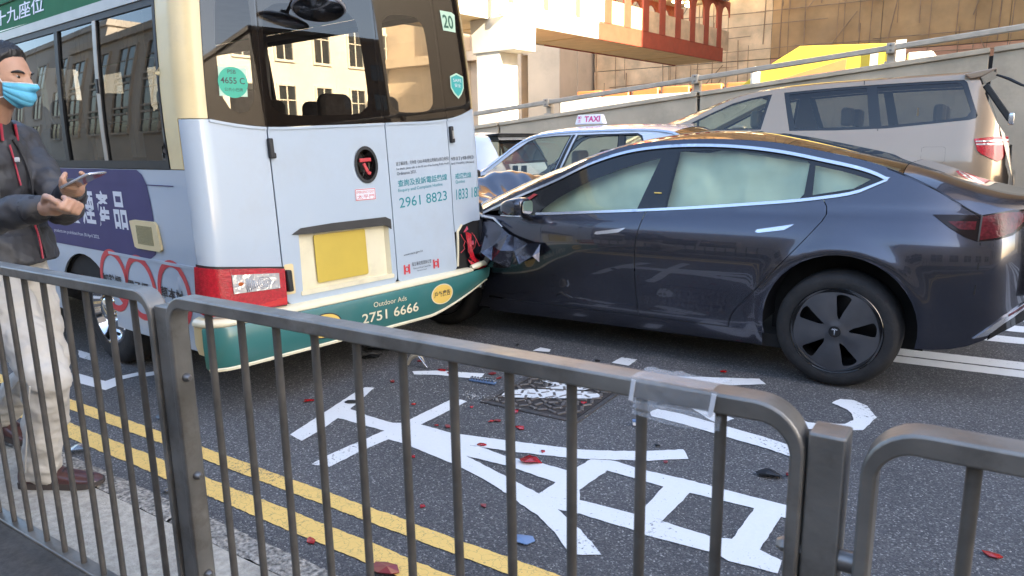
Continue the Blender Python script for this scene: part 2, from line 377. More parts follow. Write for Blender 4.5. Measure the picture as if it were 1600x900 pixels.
def paint_material(name, col, wear, wscale=26, crack=0.0):
    m = mat(name, col, 0.75)
    n = m.node_tree.nodes; l = m.node_tree.links; b = n['Principled BSDF']; tc = n['Texture Coordinate']
    t = n.new('ShaderNodeTexNoise'); t.inputs['Scale'].default_value = wscale; t.inputs['Detail'].default_value = 9; t.inputs['Roughness'].default_value = 0.78
    l.new(tc.outputs['Object'], t.inputs['Vector'])
    t2 = n.new('ShaderNodeTexNoise'); t2.inputs['Scale'].default_value = 1.7; t2.inputs['Detail'].default_value = 2; l.new(tc.outputs['Object'], t2.inputs['Vector'])
    ad = n.new('ShaderNodeMath'); ad.operation = 'MULTIPLY_ADD'; ad.inputs[1].default_value = 0.45; l.new(t2.outputs['Fac'], ad.inputs[0]); l.new(t.outputs['Fac'], ad.inputs[2])
    mr = n.new('ShaderNodeMapRange'); mr.inputs['From Min'].default_value = wear; mr.inputs['From Max'].default_value = wear+0.05
    l.new(ad.outputs[0], mr.inputs['Value'])
    mx = n.new('ShaderNodeMix'); mx.data_type = 'RGBA'; l.new(mr.outputs['Result'], mx.inputs['Factor'])
    g = n.new('ShaderNodeMapRange'); g.inputs['To Min'].default_value = .86; g.inputs['To Max'].default_value = 1.08; l.new(t.outputs['Fac'], g.inputs['Value'])
    gm = n.new('ShaderNodeMix'); gm.data_type = 'RGBA'; gm.blend_type = 'MULTIPLY'; gm.inputs['Factor'].default_value = 1; gm.inputs['A'].default_value = (*col, 1)
    l.new(g.outputs['Result'], gm.inputs['B']); l.new(gm.outputs['Result'], mx.inputs['A']); mx.inputs['B'].default_value = (0.075, 0.073, 0.075, 1)
    out = mx.outputs['Result']
    if crack:
        v = n.new('ShaderNodeTexVoronoi'); v.feature = 'DISTANCE_TO_EDGE'; v.inputs['Scale'].default_value = 24
        nz = n.new('ShaderNodeTexNoise'); nz.inputs['Scale'].default_value = 14; l.new(tc.outputs['Object'], nz.inputs['Vector'])
        vm = n.new('ShaderNodeMix'); vm.data_type = 'RGBA'; vm.inputs['Factor'].default_value = 0.12; l.new(tc.outputs['Object'], vm.inputs['A']); l.new(nz.outputs['Color'], vm.inputs['B'])
        l.new(vm.outputs['Result'], v.inputs['Vector'])
        lt = n.new('ShaderNodeMapRange'); lt.inputs['From Min'].default_value = 0.0; lt.inputs['From Max'].default_value = 0.03; lt.inputs['To Min'].default_value = crack; lt.inputs['To Max'].default_value = 0
        l.new(v.outputs['Distance'], lt.inputs['Value'])
        m3 = n.new('ShaderNodeMix'); m3.data_type = 'RGBA'; l.new(lt.outputs['Result'], m3.inputs['Factor']); l.new(out, m3.inputs['A']); m3.inputs['B'].default_value = (0.12, 0.10, 0.07, 1); out = m3.outputs['Result']
    l.new(out, b.inputs['Base Color'])
    bp = n.new('ShaderNodeBump'); bp.inputs['Strength'].default_value = 0.5; bp.inputs['Distance'].default_value = 0.003
    l.new(ad.outputs[0], bp.inputs['Height']); l.new(bp.outputs['Normal'], b.inputs['Normal'])
    return m
M_ASPH = asphalt_material()
M_WHITE_LINE = paint_material('white_road_paint', (0.70, 0.70, 0.69), 0.835, 60)
M_YELLOW_LINE = paint_material('yellow_road_paint', (0.80, 0.52, 0.15), 0.815, 105, 0.6)
M_GROUND = mat('city_ground', (0.16, 0.15, 0.14), 0.9, var=.2, scale=.4)
M_FOOT = mat('footway_concrete', (0.41, 0.37, 0.305), 0.9, var=.22, scale=38, bump=.5, bscale=120, dirt=(.22, .195, .16), dscale=5, damt=.7, detail=8)
M_FOOT2 = mat('dark_paving', (0.072, 0.066, 0.060), 0.92, var=.25, scale=55, bump=.35, bscale=150, dirt=(.12, .11, .10), dscale=4, damt=.6, detail=8)
M_KERB = mat('granite_kerb', (0.27, 0.245, 0.21), 0.9, var=.85, scale=70, bump=1.0, bscale=75, dirt=(.10, .095, .09), dscale=16, damt=.85, detail=8)

tag(MB().add([(-900, -900, -.03), (900, -900, -.03), (900, 900, -.03), (-900, 900, -.03)], [(0, 1, 2, 3)]).build('ground', M_GROUND, fix=False), kind='structure')
def road_z(y): return 0.0 if y < 5.4 else 0.022*(y-5.4)
ys = [1.2, 2.5, 4, 5, 5.4, 6, 7, 8, 9, 10, 11.5]; rb = MB()
rb.grid(lambda u, v: (-140+240*u, ys[int(round(v*10))], road_z(ys[int(round(v*10))])), 24, 10)
tag(rb.build('road', M_ASPH, fix=False), kind='structure')
# road markings: one printed layer 4 mm over the asphalt
def flat(z): return lambda u, v: (u, v, road_z(v)+z)
def ragged(poly, step=.025, amp=.0045):
    return [(x+amp*noise.noise((x*38, y*38, 1))+amp*.6*noise.noise((x*110, y*110, 4)), y+amp*noise.noise((x*38, y*38, 7))+amp*.6*noise.noise((x*110, y*110, 9))) for x, y in dens(poly, step)]
def mark(name, poly, m, z=0.004, holes=()):
    P, F = triangulate(ragged(poly), holes, .12)
    o = decal(name, [(P, F)], flat(z), m); return tag(o, kind='structure')
letters = ['S1', 'S2', 'B1', 'B2', 'B3', 'H']
P2 = [MARKS[k] for k in letters]
# cut the two counters cleanly: triangulate with their rings as constraints
def letter_mesh():
    rings = [ragged(p) for p in P2] + [ragged(h) for h in MARK_HOLES]; V = []; E = []
    for r in rings:
        k = len(V); V += r; E += [(k+i, k+(i+1) % len(r)) for i in range(len(r))]
    vs, es, fs, *_ = delaunay_2d_cdt([Vector(v) for v in V], E, [], 0, 1e-6)
    Q = np.array([tuple(v) for v in vs]); fs = [tuple(f) for f in fs]; c = np.array([Q[list(f)].mean(0) for f in fs])
    ok = np.zeros(len(fs), bool)
    for p in P2: ok |= inside(c, p)
    for h in MARK_HOLES: ok &= ~inside(c, h)
    return Q, [f for f, q in zip(fs, ok) if q]
tag(decal('road_marking', [letter_mesh()], flat(.004), M_WHITE_LINE), kind='structure')
top = [k for k in MARKS if k not in letters]
tops = [triangulate(None, (), .12, polys=[ragged(MARKS[k]) for k in ('l4', 's5', 's4')]), triangulate(None, (), .12, polys=[ragged(MARKS['hk'])]), triangulate(None, (), .12, polys=[ragged(MARKS['l2'])]),
        triangulate(None, (), .12, polys=[ragged(MARKS['l3']), ragged(MARKS['l5'])])]
tag(decal('road_marking', [t for t in tops], flat(.0045), M_WHITE_LINE), kind='structure')
for k in ('s1', 's2', 's3', 'L2', 'L3'): mark('road_marking', MARKS[k], M_WHITE_LINE)
tag(decal('road_marking', [triangulate(None, (), .12, polys=[MARKS['L1'], MARKS['L4']])], flat(.004), M_WHITE_LINE), kind='structure')
for y0, y1 in ((5.165, 5.345), (4.985, 5.14), (5.81, 5.99), (6.14, 6.33), (6.48, 6.66)):
    mark('lane_line', [(-.45 if y0 < 5.3 else 0.0, y0), (9, y0+.5), (9, y1+.5), (-.44 if y0 < 5.3 else .09, y1)], M_WHITE_LINE)
def wob(x, k): return .006*noise.noise((x*3, k, 0)) + .003*noise.noise((x*14, k, 3))
for y0, y1, k in ((1.775, 1.857, 1), (1.570, 1.672, 5)):
    xs = np.arange(-9, 3, .06)
    mark('yellow_line', [(x, y0+wob(x, k)) for x in xs]+[(x, y1+wob(x, k+2)) for x in xs[::-1]], M_YELLOW_LINE)

# footway: dark paving, concrete margin behind the railing, granite kerb stones
fw = tag(MB().box((-90, -3.6, -.02), (60, 1.238, .13)).build('pavement', M_FOOT), kind='structure')
rnd = random.Random(3)
slab = MB(); x = -9.3
while x < 3.0:                                           # dark paving this side of the railing
    slab.box((x, -3.6, .13), (x+2.39, .962, .137)); x += 2.4
o = slab.build('paving_slab', M_FOOT2, fw)
for i in range(10):
    x0 = -9.2+i*1.15; b = MB()
    def top_pt(u, v, x0=x0):
        xx, yy = x0+.006+u*1.138, 1.243+v*.107
        z = .132+.007*noise.noise((xx*9, yy*9, 1))+.004*noise.noise((xx*30, yy*30, 5))
        e = min(v, 1-v)*.107
        if v > .8: z -= .02*((v-.8)/.2)**2
        if v < .02: z -= .004
        return (xx, yy+(.006*noise.noise((xx*12, i, 2)) if v > .9 else 0), z)
    b.grid(top_pt, 60, 9); n0 = 10
    k = len(b.v); base = [(p[0], p[1]+.004, -.02) for p in [b.v[q*10+9] for q in range(61)]]
    b.v += base; b.f += [(q*10+9, k+q, k+q+1, (q+1)*10+9) for q in range(60)]
    o = b.build('kerb_stone', M_KERB, fw, smooth=True, angle=60)

# square manhole cover with a frame, raised bars and old paint across it
M_IRON = mat('cast_iron', (0.075, 0.07, 0.068), 0.6, metal=.35, var=.35, scale=30, bump=.4, bscale=90, dirt=(.12, .085, .065), dscale=9, damt=.6)
mc = empty('manhole_cover', (-1.96, 3.345, 0.0), R(1), 'square cast iron cover with raised bars and white paint across it', 'manhole cover')
q = .275
fr = MB()
for a, b in (((-q-.028, -q-.028, -.01), (q+.028, -q, .009)), ((-q-.028, q, -.01), (q+.028, q+.028, .009)), ((-q-.028, -q, -.01), (-q, q, .009)), ((q, -q, -.01), (q+.028, q, .009))): fr.box(a, b)
fr.build('frame', M_IRON, mc, bevel=.003, seg=1)
MB().box((-q+.006, -q+.006, -.01), (q-.006, q-.006, .0055)).build('plate', mat('rusty_iron', (.035, .028, .025), .8, var=.4, scale=25), mc)
rb = MB(); rn = random.Random(11)
nb = 9
for i in range(nb):
    for j in range(nb):
        cx, cy = -q+.04+i*(2*q-.08)/(nb-1), -q+.04+j*(2*q-.08)/(nb-1)
        if .05 < math.hypot(cx+.02, cy-.1) < .02: continue
        a = R(45 if (i+j) % 2 else -45)+rn.uniform(-.5, .5)
        rb.box((-.026, -.0085, .0055), (.026, .0085, .0135), Matrix.Translation((cx, cy, 0)) @ Matrix.Rotation(a, 4, 'Z'))
tag(rb.build('raised_bar', mat('worn_iron', (.17, .15, .135), .45, metal=.4, var=.3, scale=40), mc, bevel=.002, seg=1), kind='stuff')
for cx, cy in ((-.1, .12), (.1, -.12)):
    rg = MB(); rg.lathe([(.026, .0056), (.026, .0125), (.040, .0125), (.040, .0056)], 20, 'z', (cx, cy, 0)); rg.build('keyhole', M_IRON, mc)
pt = paint_material('old_cover_paint', (0.66, 0.66, 0.65), 0.80, 14)
for pp in ([(-.255, -.10), (-.20, -.02), (.05, .095), (.20, .13), (.235, .06), (.11, -.02), (-.15, -.155), (-.235, -.18)], [(-.18, .17), (-.05, .235), (.10, .262), (.12, .15), (-.10, .06), (-.08, .13)]):
    b = MB(); P, F = triangulate(smooth_poly(pp, 4, True), (), .02)
    b.add([(u, v, .0122+.0012*noise.noise((u*40, v*40, 0))) for u, v in P], F)
    b.build('paint_layer', pt, mc, smooth=True, fix=False)

# ------------------------------------------------------------------ pedestrian railing
M_STEEL = mat('galvanised_steel', (0.25, 0.235, 0.21), 0.45, metal=.65, var=.28, scale=7, bump=.12, bscale=45, dirt=(.13, .105, .08), dscale=9, damt=.75, detail=7, rvar=.14)
M_BARS = mat('weathered_steel', (0.13, 0.115, 0.097), 0.6, metal=.4, var=.35, scale=9, bump=.15, bscale=60, dirt=(.21, .205, .19), dscale=8, damt=.5, detail=7)
M_BOLT = mat('bolt_steel', (0.22, 0.21, 0.20), 0.4, metal=.9, var=.2)
YF, YB = .865, .91; YC = (YF+YB)/2
rail = empty('pedestrian_railing', (-1.55, YC, .13), 0, 'grey galvanised steel railing of vertical bars along the kerb', 'railing')
def sweep_frame(x0, x1, zb, zt, r, th, tt):
    """Flat bar bent in an inverted U: inner stile, rounded corner, top, rounded corner, stile."""
    path = [((x0, zb), th)]; n = 8
    for k in range(n+1):
        a = math.pi-(math.pi/2)*k/n; path.append(((x0+r+r*math.cos(a), zt-r+r*math.sin(a)), th+(tt-th)*k/n))
    for k in range(n+1):
        a = math.pi/2-(math.pi/2)*k/n; path.append(((x1-r+r*math.cos(a), zt-r+r*math.sin(a)), tt+(th-tt)*k/n))
    path.append(((x1, zb), th)); b = MB(); N = len(path); vs = []
    for i, ((x, z), t) in enumerate(path):
        a = path[max(i-1, 0)][0]; c = path[min(i+1, N-1)][0]; dx, dz = c[0]-a[0], c[1]-a[1]; L = math.hypot(dx, dz); nx, nz = dz/L, -dx/L
        for s, y in ((0, YF), (0, YB), (1, YB), (1, YF)): vs.append((x+nx*t*s, y, z+nz*t*s))
    fs = [tuple(range(4)), tuple(range(4*N-4, 4*N))[::-1]]
    for i in range(N-1):
        for k in range(4): fs.append((i*4+k, i*4+(k+1) % 4, (i+1)*4+(k+1) % 4, (i+1)*4+k))
    b.add(vs, fs); return b
def panel(x0, x1, zt, bars):
    b = sweep_frame(x0, x1, .205, zt, .062, .017, .027)
    b.box((x0+.004, YF+.001, .205), (x1-.004, YB-.001, .219))
    f = b.build('railing_panel', M_STEEL, rail, bevel=.0035, seg=2)
    f.location = (0, 0, 0); f.matrix_parent_inverse = Matrix.Translation((-rail.location.x, -rail.location.y, -rail.location.z))
    src = None
    for x in bars:
        if src is None:
            src = MB().tube([(0, 0, .212), (0, 0, zt-.013)], .0080, 12).build('bar', M_BARS, f, smooth=True)
            src.location = (x, YC, 0)
        else:
            c = src.copy(); COL.objects.link(c); c.parent = f; c.location = (x, YC, 0)
    return f
k_ = YC/.91
panel(-3.10, -1.565, 1.089, [(-1.704-.1145*i)*k_-.012 for i in range(12)])
panel(-1.508, -.160, 1.089, [(-1.407+.1138*i)*k_-.006 for i in range(11)])
panel(-.098, 1.30, 1.083, [.012*k_+.1138*i for i in range(-0, 11)])
panel(-4.72, -3.17, 1.089, [-4.62+.113*i for i in range(13)])
for px0, px1, zt in ((-1.563, -1.510, 1.058), (-.158, -.1155, 1.058), (-3.168, -3.102, 1.06)):
    b = MB().box((px0, YF+.008, .13), (px1, YB+.012, zt)); b.box((px0-.05, YF-.045, .137), (px1+.05, YB+.06, .147))
    p = b.build('post', M_STEEL, rail, bevel=.003, seg=2); p.matrix_parent_inverse = Matrix.Translation((-rail.location.x, -rail.location.y, -rail.location.z))
    for z in (.655, .895, .40):
        bo = MB().lathe([(0, .034), (.005, .034), (.009, .029), (.0105, .022), (.0105, .0165), (.0135, .0165), (.0135, .0)], 12, 'x', (px1, YC+.002, z)).build('bolt', M_BOLT, p, smooth=True)
        bo = MB().lathe([(0, -.032), (.006, -.032), (.0095, -.026), (.0095, -.017), (.0095, 0)], 6, 'x', (px0, YC+.002, z)).build('bolt', M_BOLT, p)
# clear tape wound round the top bar of the middle panel
mt = mat('clear_tape', (.80, .82, .84), .22, bump=.6, bscale=60)
n = mt.node_tree.nodes; l = mt.node_tree.links; _t = n.new('ShaderNodeBsdfTransparent'); _x = n.new('ShaderNodeMixShader'); _x.inputs[0].default_value = .20
l.new(_t.outputs[0], _x.inputs[1]); l.new(n['Principled BSDF'].outputs[0], _x.inputs[2]); l.new(_x.outputs[0], n['Material Output'].inputs[0])
tape = empty('adhesive_tape', (-.33, YC, 1.089), 0, 'strip of crinkled clear tape wrapped round the top bar of the railing', 'tape')
tb = MB(); xa, xb = -.388, -.268
def tp(u, v):
    x = xa+(xb-xa)*u+.006*math.sin(v*9+u*4); w = .0035+.0025*noise.noise((u*9, v*14, 2)); per = 2*(.045+.030)
    s = v*per; hw, hh = .0225+w, .0145+w
    if s < .045: y, z = -hw+ (s/.045)*2*hw, hh
    elif s < .075: y, z = hw, hh-(s-.045)/.03*2*hh
    elif s < .12: y, z = hw-(s-.075)/.045*2*hw, -hh
    else: y, z = -hw, -hh+(s-.12)/.03*2*hh
    return (x+.33, y, z-.0135)
tb.grid(tp, 26, 40); tb.build('tape_band', mt, tape, smooth=True, fix=False)
fl = MB(); fl.grid(lambda u, v: (.335-.33+(-.055+.12*u), -.027-.006*v+.004*noise.noise((u*6, v*3, 7)), -.028-v*(.016+.006*math.sin(u*3))), 16, 4)
fl.build('loose_end', mt, tape, smooth=True, fix=False)
wm = mat('tape_edge', (.75, .76, .78), .35)
for xx in (xa+.004, xb-.006):
    MB().bar((xx+.33, -.028, -.029), (xx+.33+.004, -.028, .001), .006, .001, (0, 1, 0)).build('tape_fold', wm, tape)

# ------------------------------------------------------------------ ramp parapet and its guard rail
M_CONC = mat('parapet_concrete', (0.50, 0.415, 0.30), 0.85, var=.14, scale=2.2, bump=.2, bscale=40, dirt=(.31, .26, .19), dscale=1.6, damt=.6, detail=8)  # warm bounced light is put into this concrete colour
M_GUARD = mat('guard_rail_steel', (0.44, 0.375, 0.29), 0.55, metal=.15, var=.15, scale=5, dirt=(.2, .17, .14), dscale=3)
wz = lambda x: 1.757+.0922*(x+8.22)
YW = 11.3
par = empty('ramp_parapet', (-4, YW+.15, .13), 0, 'long grey concrete parapet wall rising to the right behind the cars', 'parapet wall')
inv = Matrix.Translation(-Vector(par.location))
for i in range(8):
    x0, x1 = -15.41+3.805*i+.022, -15.41+3.805*(i+1)-.022
    b = MB().prism([(x0, .05), (x1, .05), (x1, wz(x1)-.07), (x0, wz(x0)-.07)], 'y', YW+.02, YW+.3)
    o = b.build('wall_panel', M_CONC, par, bevel=.012, seg=2); o.matrix_parent_inverse = inv
    b = MB().prism([(x0, wz(x0)-.068), (x1, wz(x1)-.068), (x1, wz(x1)), (x0, wz(x0))], 'y', YW-.012, YW+.33)
    o = b.build('coping', M_CONC, par, bevel=.01, seg=2); o.matrix_parent_inverse = inv
o = MB().prism([(-15.6, .0), (15.1, .0), (15.1, wz(15.1)-.1), (-15.6, wz(-15.6)-.1)], 'y', YW+.07, YW+.25).build('joint_core', mat('joint_black', (.03, .028, .026), .9), par); o.matrix_parent_inverse = inv
gr = empty('guard_rail', (-4, YW+.16, 2.1), 0, 'grey steel guard rail on short posts along the parapet top', 'guard rail')
inv = Matrix.Translation(-Vector(gr.location))
bz = lambda x: 1.968+.0889*(x+8.26)
b = MB()
for dz, w in ((0, .075),):
    b.prism([(-15.5, bz(-15.5)-w/2), (15, bz(15)-w/2), (15, bz(15)+w/2), (-15.5, bz(-15.5)+w/2)], 'y', YW-.035, YW+.045)
o = b.build('rail_beam', M_GUARD, gr, bevel=.012, seg=2); o.matrix_parent_inverse = inv
for i in range(11):
    x = -14.85+2.702*i; b = MB()
    b.prism([(x-.045, wz(x)-.002), (x+.045, wz(x)), (x+.05, bz(x)+.06), (x-.05, bz(x)+.06)], 'y', YW+.05, YW+.17)
    b.box((x-.075, YW-.0, wz(x)-.01), (x+.075, YW+.2, wz(x)+.02))
    b.prism([(x-.055, bz(x)-.075), (x+.055, bz(x)-.075), (x+.055, bz(x)+.062), (x-.055, bz(x)+.062)], 'y', YW-.05, YW+.04)
    o = b.build('post', M_GUARD, gr, bevel=.008, seg=1); o.matrix_parent_inverse = inv
    for dz in (-.035, .035):
        bo = MB().lathe([(0, -.018), (.013, -.016), (.016, -.006), (.016, 0)], 10, 'y', (x, YW-.05, bz(x)+dz)).build('bolt', M_BOLT, o)
# ------------------------------------------------------------------ the white minibus (local x across, y forward, z up)
M_BUSW = mat('bus_white_paint', (0.43, 0.505, 0.585), 0.28, coat=.5, var=.035, scale=2.0, dirt=(.36, .37, .37), dscale=2.0, damt=.30, detail=8)
M_CREAM = mat('bus_cream_paint', (0.76, 0.61, 0.33), 0.4, coat=.15, var=.04, scale=3, dirt=(.5, .42, .28), dscale=4, damt=.3)
M_PALE = mat('cream_trim', (0.74, 0.68, 0.49), 0.35, coat=.3, var=.05, dirt=(.5, .45, .33), dscale=6, damt=.4)
M_GREEN = mat('green_bumper_paint', (0.035, 0.155, 0.150), 0.33, coat=.3, var=.06, scale=3, dirt=(.11, .16, .155), dscale=4, damt=.35)
M_GREEN2 = mat('green_roof_band', (0.045, 0.17, 0.085), 0.8, spec=.15, var=.05)
M_PURPLE = mat('purple_advert_film', (0.072, 0.062, 0.155), 0.6, spec=.25, var=.06, scale=5)
M_BLACK = mat('black_rubber', (0.016, 0.016, 0.017), 0.55, var=.2, scale=20)
M_FRIT = mat('black_glass_border', (0.020, 0.016, 0.015), 0.04, spec=.6)
M_DARK = mat('dark_cavity', (0.010, 0.010, 0.010), 0.9)
M_ALU = mat('aluminium_window_frame', (0.36, 0.335, 0.30), 0.4, metal=.35, var=.08)
M_BGLASS = glass('bus_glass', (.58, .54, .48), 1.1)
M_SGLASS = glass('bus_side_glass', (.56, .55, .51), 1.1)
M_NGLASS = glass('near_side_glass', (.30, .295, .275), .85)
M_REDLENS = mat('red_lamp_lens', (0.42, 0.010, 0.022), 0.08, coat=.6, var=.25, scale=70, bump=.25, bscale=160)
M_REDREF = mat('red_reflector', (0.62, 0.02, 0.02), 0.12, coat=.5, bump=.5, bscale=220)
M_CLEAR = mat('clear_lamp_lens', (0.62, 0.60, 0.58), 0.10, metal=.35, coat=.7, bump=.9, bscale=24)
M_CHROME = mat('chrome', (0.80, 0.80, 0.80), 0.06, metal=1.0, var=.05)
M_TYRE = mat('tyre_rubber', (0.020, 0.019, 0.019), 0.75, var=.3, scale=14, bump=.3, bscale=50, dirt=(.05, .047, .043), dscale=6, damt=.5)
M_UNDER = mat('underbody', (0.022, 0.021, 0.02), 0.9, var=.3)
M_SEAT = mat('seat_fabric', (0.075, 0.07, 0.075), 0.9, var=.25, scale=20)
M_CABIN = mat('cabin_lining', (0.30, 0.29, 0.27), 0.8, var=.08)
M_INK = mat('black_print', (0.03, 0.03, 0.035), 0.45)
M_TEAL = mat('teal_print', (0.035, 0.26, 0.30), 0.45)
M_REDINK = mat('red_print', (0.58, 0.05, 0.06), 0.45)
M_WHITEINK = mat('white_print', (0.72, 0.73, 0.78), 0.45)
M_YELLOW = mat('yellow_print', (0.76, 0.52, 0.12), 0.45)
M_YELPLATE = mat('yellow_number_plate', (0.56, 0.41, 0.07), 0.35, var=.04)

BW, BR = 2.17, .09; BK = BR*math.pi/4; PW = BW-2*BR+2*BK
BRZ = R(84.5)
bus = empty('minibus', (-3.27, 2.125, 0), BRZ, 'white public minibus with cream pillars, green bumper and broken right tail light', 'minibus')
def b_in(z): t = max(0, z-.55); return .045*t+.010*t*t
def a_in(z): t = max(0, z-1.5); return .028*t+.06*t*t
def bus_s(p, z, off=0.0):
    def base(p, z):
        mir = p > PW/2; q = PW-p if mir else p
        if q < -BK: u, l = 0.0, BR-q-BK
        elif q <= BK:
            a = (q+BK)/(2*BK)*math.pi/2; u, l = BR*(1-math.cos(a)), BR*(1-math.sin(a))
        else: u, l = BR+q-BK, 0.0
        a = a_in(z); u = BW/2+(u-BW/2)*(1-2*a/BW); l += b_in(z)*max(0.0, 1-l/7)
        l += .012*((u-BW/2)/(BW/2))**2 if l < .3 else 0
        # shallow dent pushed into the right door by the crash
        if 1.3 < p < 2.3 and z < 1.35: l += .016*math.exp(-((p-1.98)/.16)**2-((z-.92)/.16)**2)
        return np.array(((BW-u) if mir else u, l, z))
    if not off: return tuple(base(p, z))
    e = 1e-3; n = np.cross(base(p+e, z)-base(p-e, z), base(p, z+e)-base(p, z-e)); n /= np.linalg.norm(n)
    return tuple(base(p, z)+n*off)
bs = lambda off=0.0: (lambda p, z: bus_s(p, z, off))
winlow = sinterp([(.096, 1.548), (.25, 1.524), (.415, 1.510), (.763, 1.520), (1.248, 1.540), (1.81, 1.572), (1.95, 1.60), (2.10, 1.65)])
def wl(p0, p1, d=0.0, n=10): return [(p0+(p1-p0)*i/n, winlow(p0+(p1-p0)*i/n)+d) for i in range(n+1)]
# inner dark shell that shows in the shut lines
patch('inner_shell', [(-.5, .40), (PW+.5, .40), (PW+.5, 1.50), (-.5, 1.50)], bs(-.016), M_DARK, bus, holes=[[(.53,.58),(1.21,.58),(1.21,.94),(.53,.94)], circ(1.07,1.291,.088,.108,20)], step=.06, custom=False)
REC = [(.535, .585), (1.205, .592), (1.205, .925), (.545, .936)]
# ---- side panels (both sides), with wheel arches
def arch(lc, half, top, bot): return [(-lc-half, bot)]+[(-lc+half*math.cos(R(180-a)), .43+(top-.43)*math.sin(R(a))) for a in range(0, 181, 12)]+[(-lc+half, bot)]
rear_arch = arch(1.55, .41, .755, .30); front_arch = arch(5.35, .44, .78, .30)
low = [(-6.95, .335)]+front_arch+rear_arch+[(-.053, .345), (-.056, 1.298), (-6.95, 1.298)]
low = [(-6.95, .335), (-5.79, .335)]+[q for q in front_arch if q[1] > .34]+[(-4.91, .335), (-1.96, .335)]+[q for q in rear_arch if q[1] > .34]+[(-1.14, .335), (-.053, .345), (-.056, 1.298), (-6.95, 1.298)]
patch('side_panel', low, bs(), M_BUSW, bus, step=.05, thick=.012)
mirror = lambda L: [(PW-p, z) for p, z in L]
patch('side_panel', mirror(low), bs(), M_BUSW, bus, step=.06, thick=.012)
# raised waist moulding on the visible side
patch('waist_moulding', [(-6.9, 1.211), (-.2, 1.213), (-.19, 1.218), (-6.9, 1.218)], bs(.0034), M_PURPLE, bus, step=.05, thick=.003)
patch('skirt_moulding', [(-6.9, .79), (-1.97, .79), (-1.97, .806), (-6.9, .806)], bs(.005), M_BUSW, bus, step=.05, thick=.005)
patch('skirt_moulding', [(-1.13, .79), (-.06, .79), (-.06, .806), (-1.13, .806)], bs(.005), M_BUSW, bus, step=.05, thick=.005)
# ---- rear corner panels and the two rear doors
patch('corner_panel', [(-.050, .50), (.417, .53)]+wl(.417, .096)+[(-.055, 1.548), (-.056, 1.31)], bs(), M_BUSW, bus, step=.03, thick=.01)
def door_shape(p0, p1, z0, r=.03):
    pts = [(p0, z0+r)]+[(p0+r-r*math.cos(R(a)), z0+r-r*math.sin(R(a))) for a in range(15, 91, 15)]
    pts += [(p1-r+r*math.sin(R(a)), z0+r-r*math.cos(R(a))) for a in range(0, 91, 15)]
    return pts
d1 = door_shape(.425, 1.245, .533, .05)
REC = [(.535, .585), (1.205, .592), (1.205, .925), (.545, .936)]
door1 = patch('rear_door', d1+wl(1.245, .425), bs(), M_BUSW, bus, holes=[REC, circ(1.07, 1.291, .082, .102, 20)], step=.03, thick=.012)
tag(door1, 'white rear door with yellow number plate recess and oval handle')
door2 = patch('rear_door', door_shape(1.252, 1.807, .535, .03)+wl(1.807, 1.252), bs(), M_BUSW, bus, step=.03, thick=.012)
tag(door2, 'white rear door printed with telephone hotlines')
patch('corner_panel', [(1.814, .80), (1.90, .84), (2.02, .86), (PW+.05, .86), (PW+.05, 1.65)]+wl(2.095, 1.814), bs(), M_BUSW, bus, step=.03, thick=.01)
# ledge under the rear glass
for a, b in ((.10, .417), (.427, 1.243), (1.254, 1.805), (1.816, 2.09)):
    patch('glass_ledge', wl(a, b, -.012)+wl(b, a, .002), bs(.006), M_BUSW, bus, step=.03, thick=.008)
# ---- number plate recess
rin = lambda off: (lambda u, v: bus_s(u, v, off))
def recess(name, ring, depth, m, parent, shrink=.9):
    c = (sum(p[0] for p in ring)/len(ring), sum(p[1] for p in ring)/len(ring)); n = len(ring)
    inn = [(c[0]+(p[0]-c[0])*shrink, c[1]+(p[1]-c[1])*shrink) for p in ring]
    b = MB(); vs = [bus_s(*p, -.001) for p in ring]+[bus_s(*p, -depth) for p in inn]
    b.add(vs, [(i, (i+1) % n, n+(i+1) % n, n+i) for i in range(n)]+[tuple(range(n, 2*n))])
    return b.build(name, m, parent, smooth=n > 8, angle=30)
rc = recess('plate_recess', [(p, z) for p, z in dens(REC, .1)], .030, M_PALE, door1, .95)
patch('number_plate', rrect(.655, .625, 1.03, .905, .012, 3), bs(-.018), M_YELPLATE, door1, step=.05, thick=.006)
gp = [(.50, .925), (.56, .955), (.78, .964), (1.18, .964), (1.222, .945), (1.222, .885), (1.195, .905), (1.17, .912), (.62, .918), (.56, .920)]
patch('plate_garnish', gp, bs(.010), mat('plate_housing', (.035, .034, .033), .45, var=.15), door1, step=.03, thick=.016)
patch('recess_frame', rrect(.522, .574, 1.218, .60, .008, 2), bs(.005), M_PALE, door1, step=.05, thick=.012)
# ---- oval handle recess with the red lever
recess('handle_recess', circ(1.07, 1.291, .082, .102, 24), .045, M_FRIT, door1, .8)
decal('handle_bezel', [ring2d(circ(1.07, 1.291, .090, .112, 28), circ(1.07, 1.291, .072, .092, 28))], bs(.006), M_BLACK, door1)
hb = MB()
for (p0, z0), (p1, z1), w in (((1.03, 1.318), (1.115, 1.322), .022), ((1.062, 1.30), (1.085, 1.245), .020), ((1.085, 1.247), (1.105, 1.235), .022)):
    hb.bar(bus_s(p0, z0, -.012), bus_s(p1, z1, -.006), .012, w)
hb.build('door_lever', M_REDINK, door1, bevel=.003)
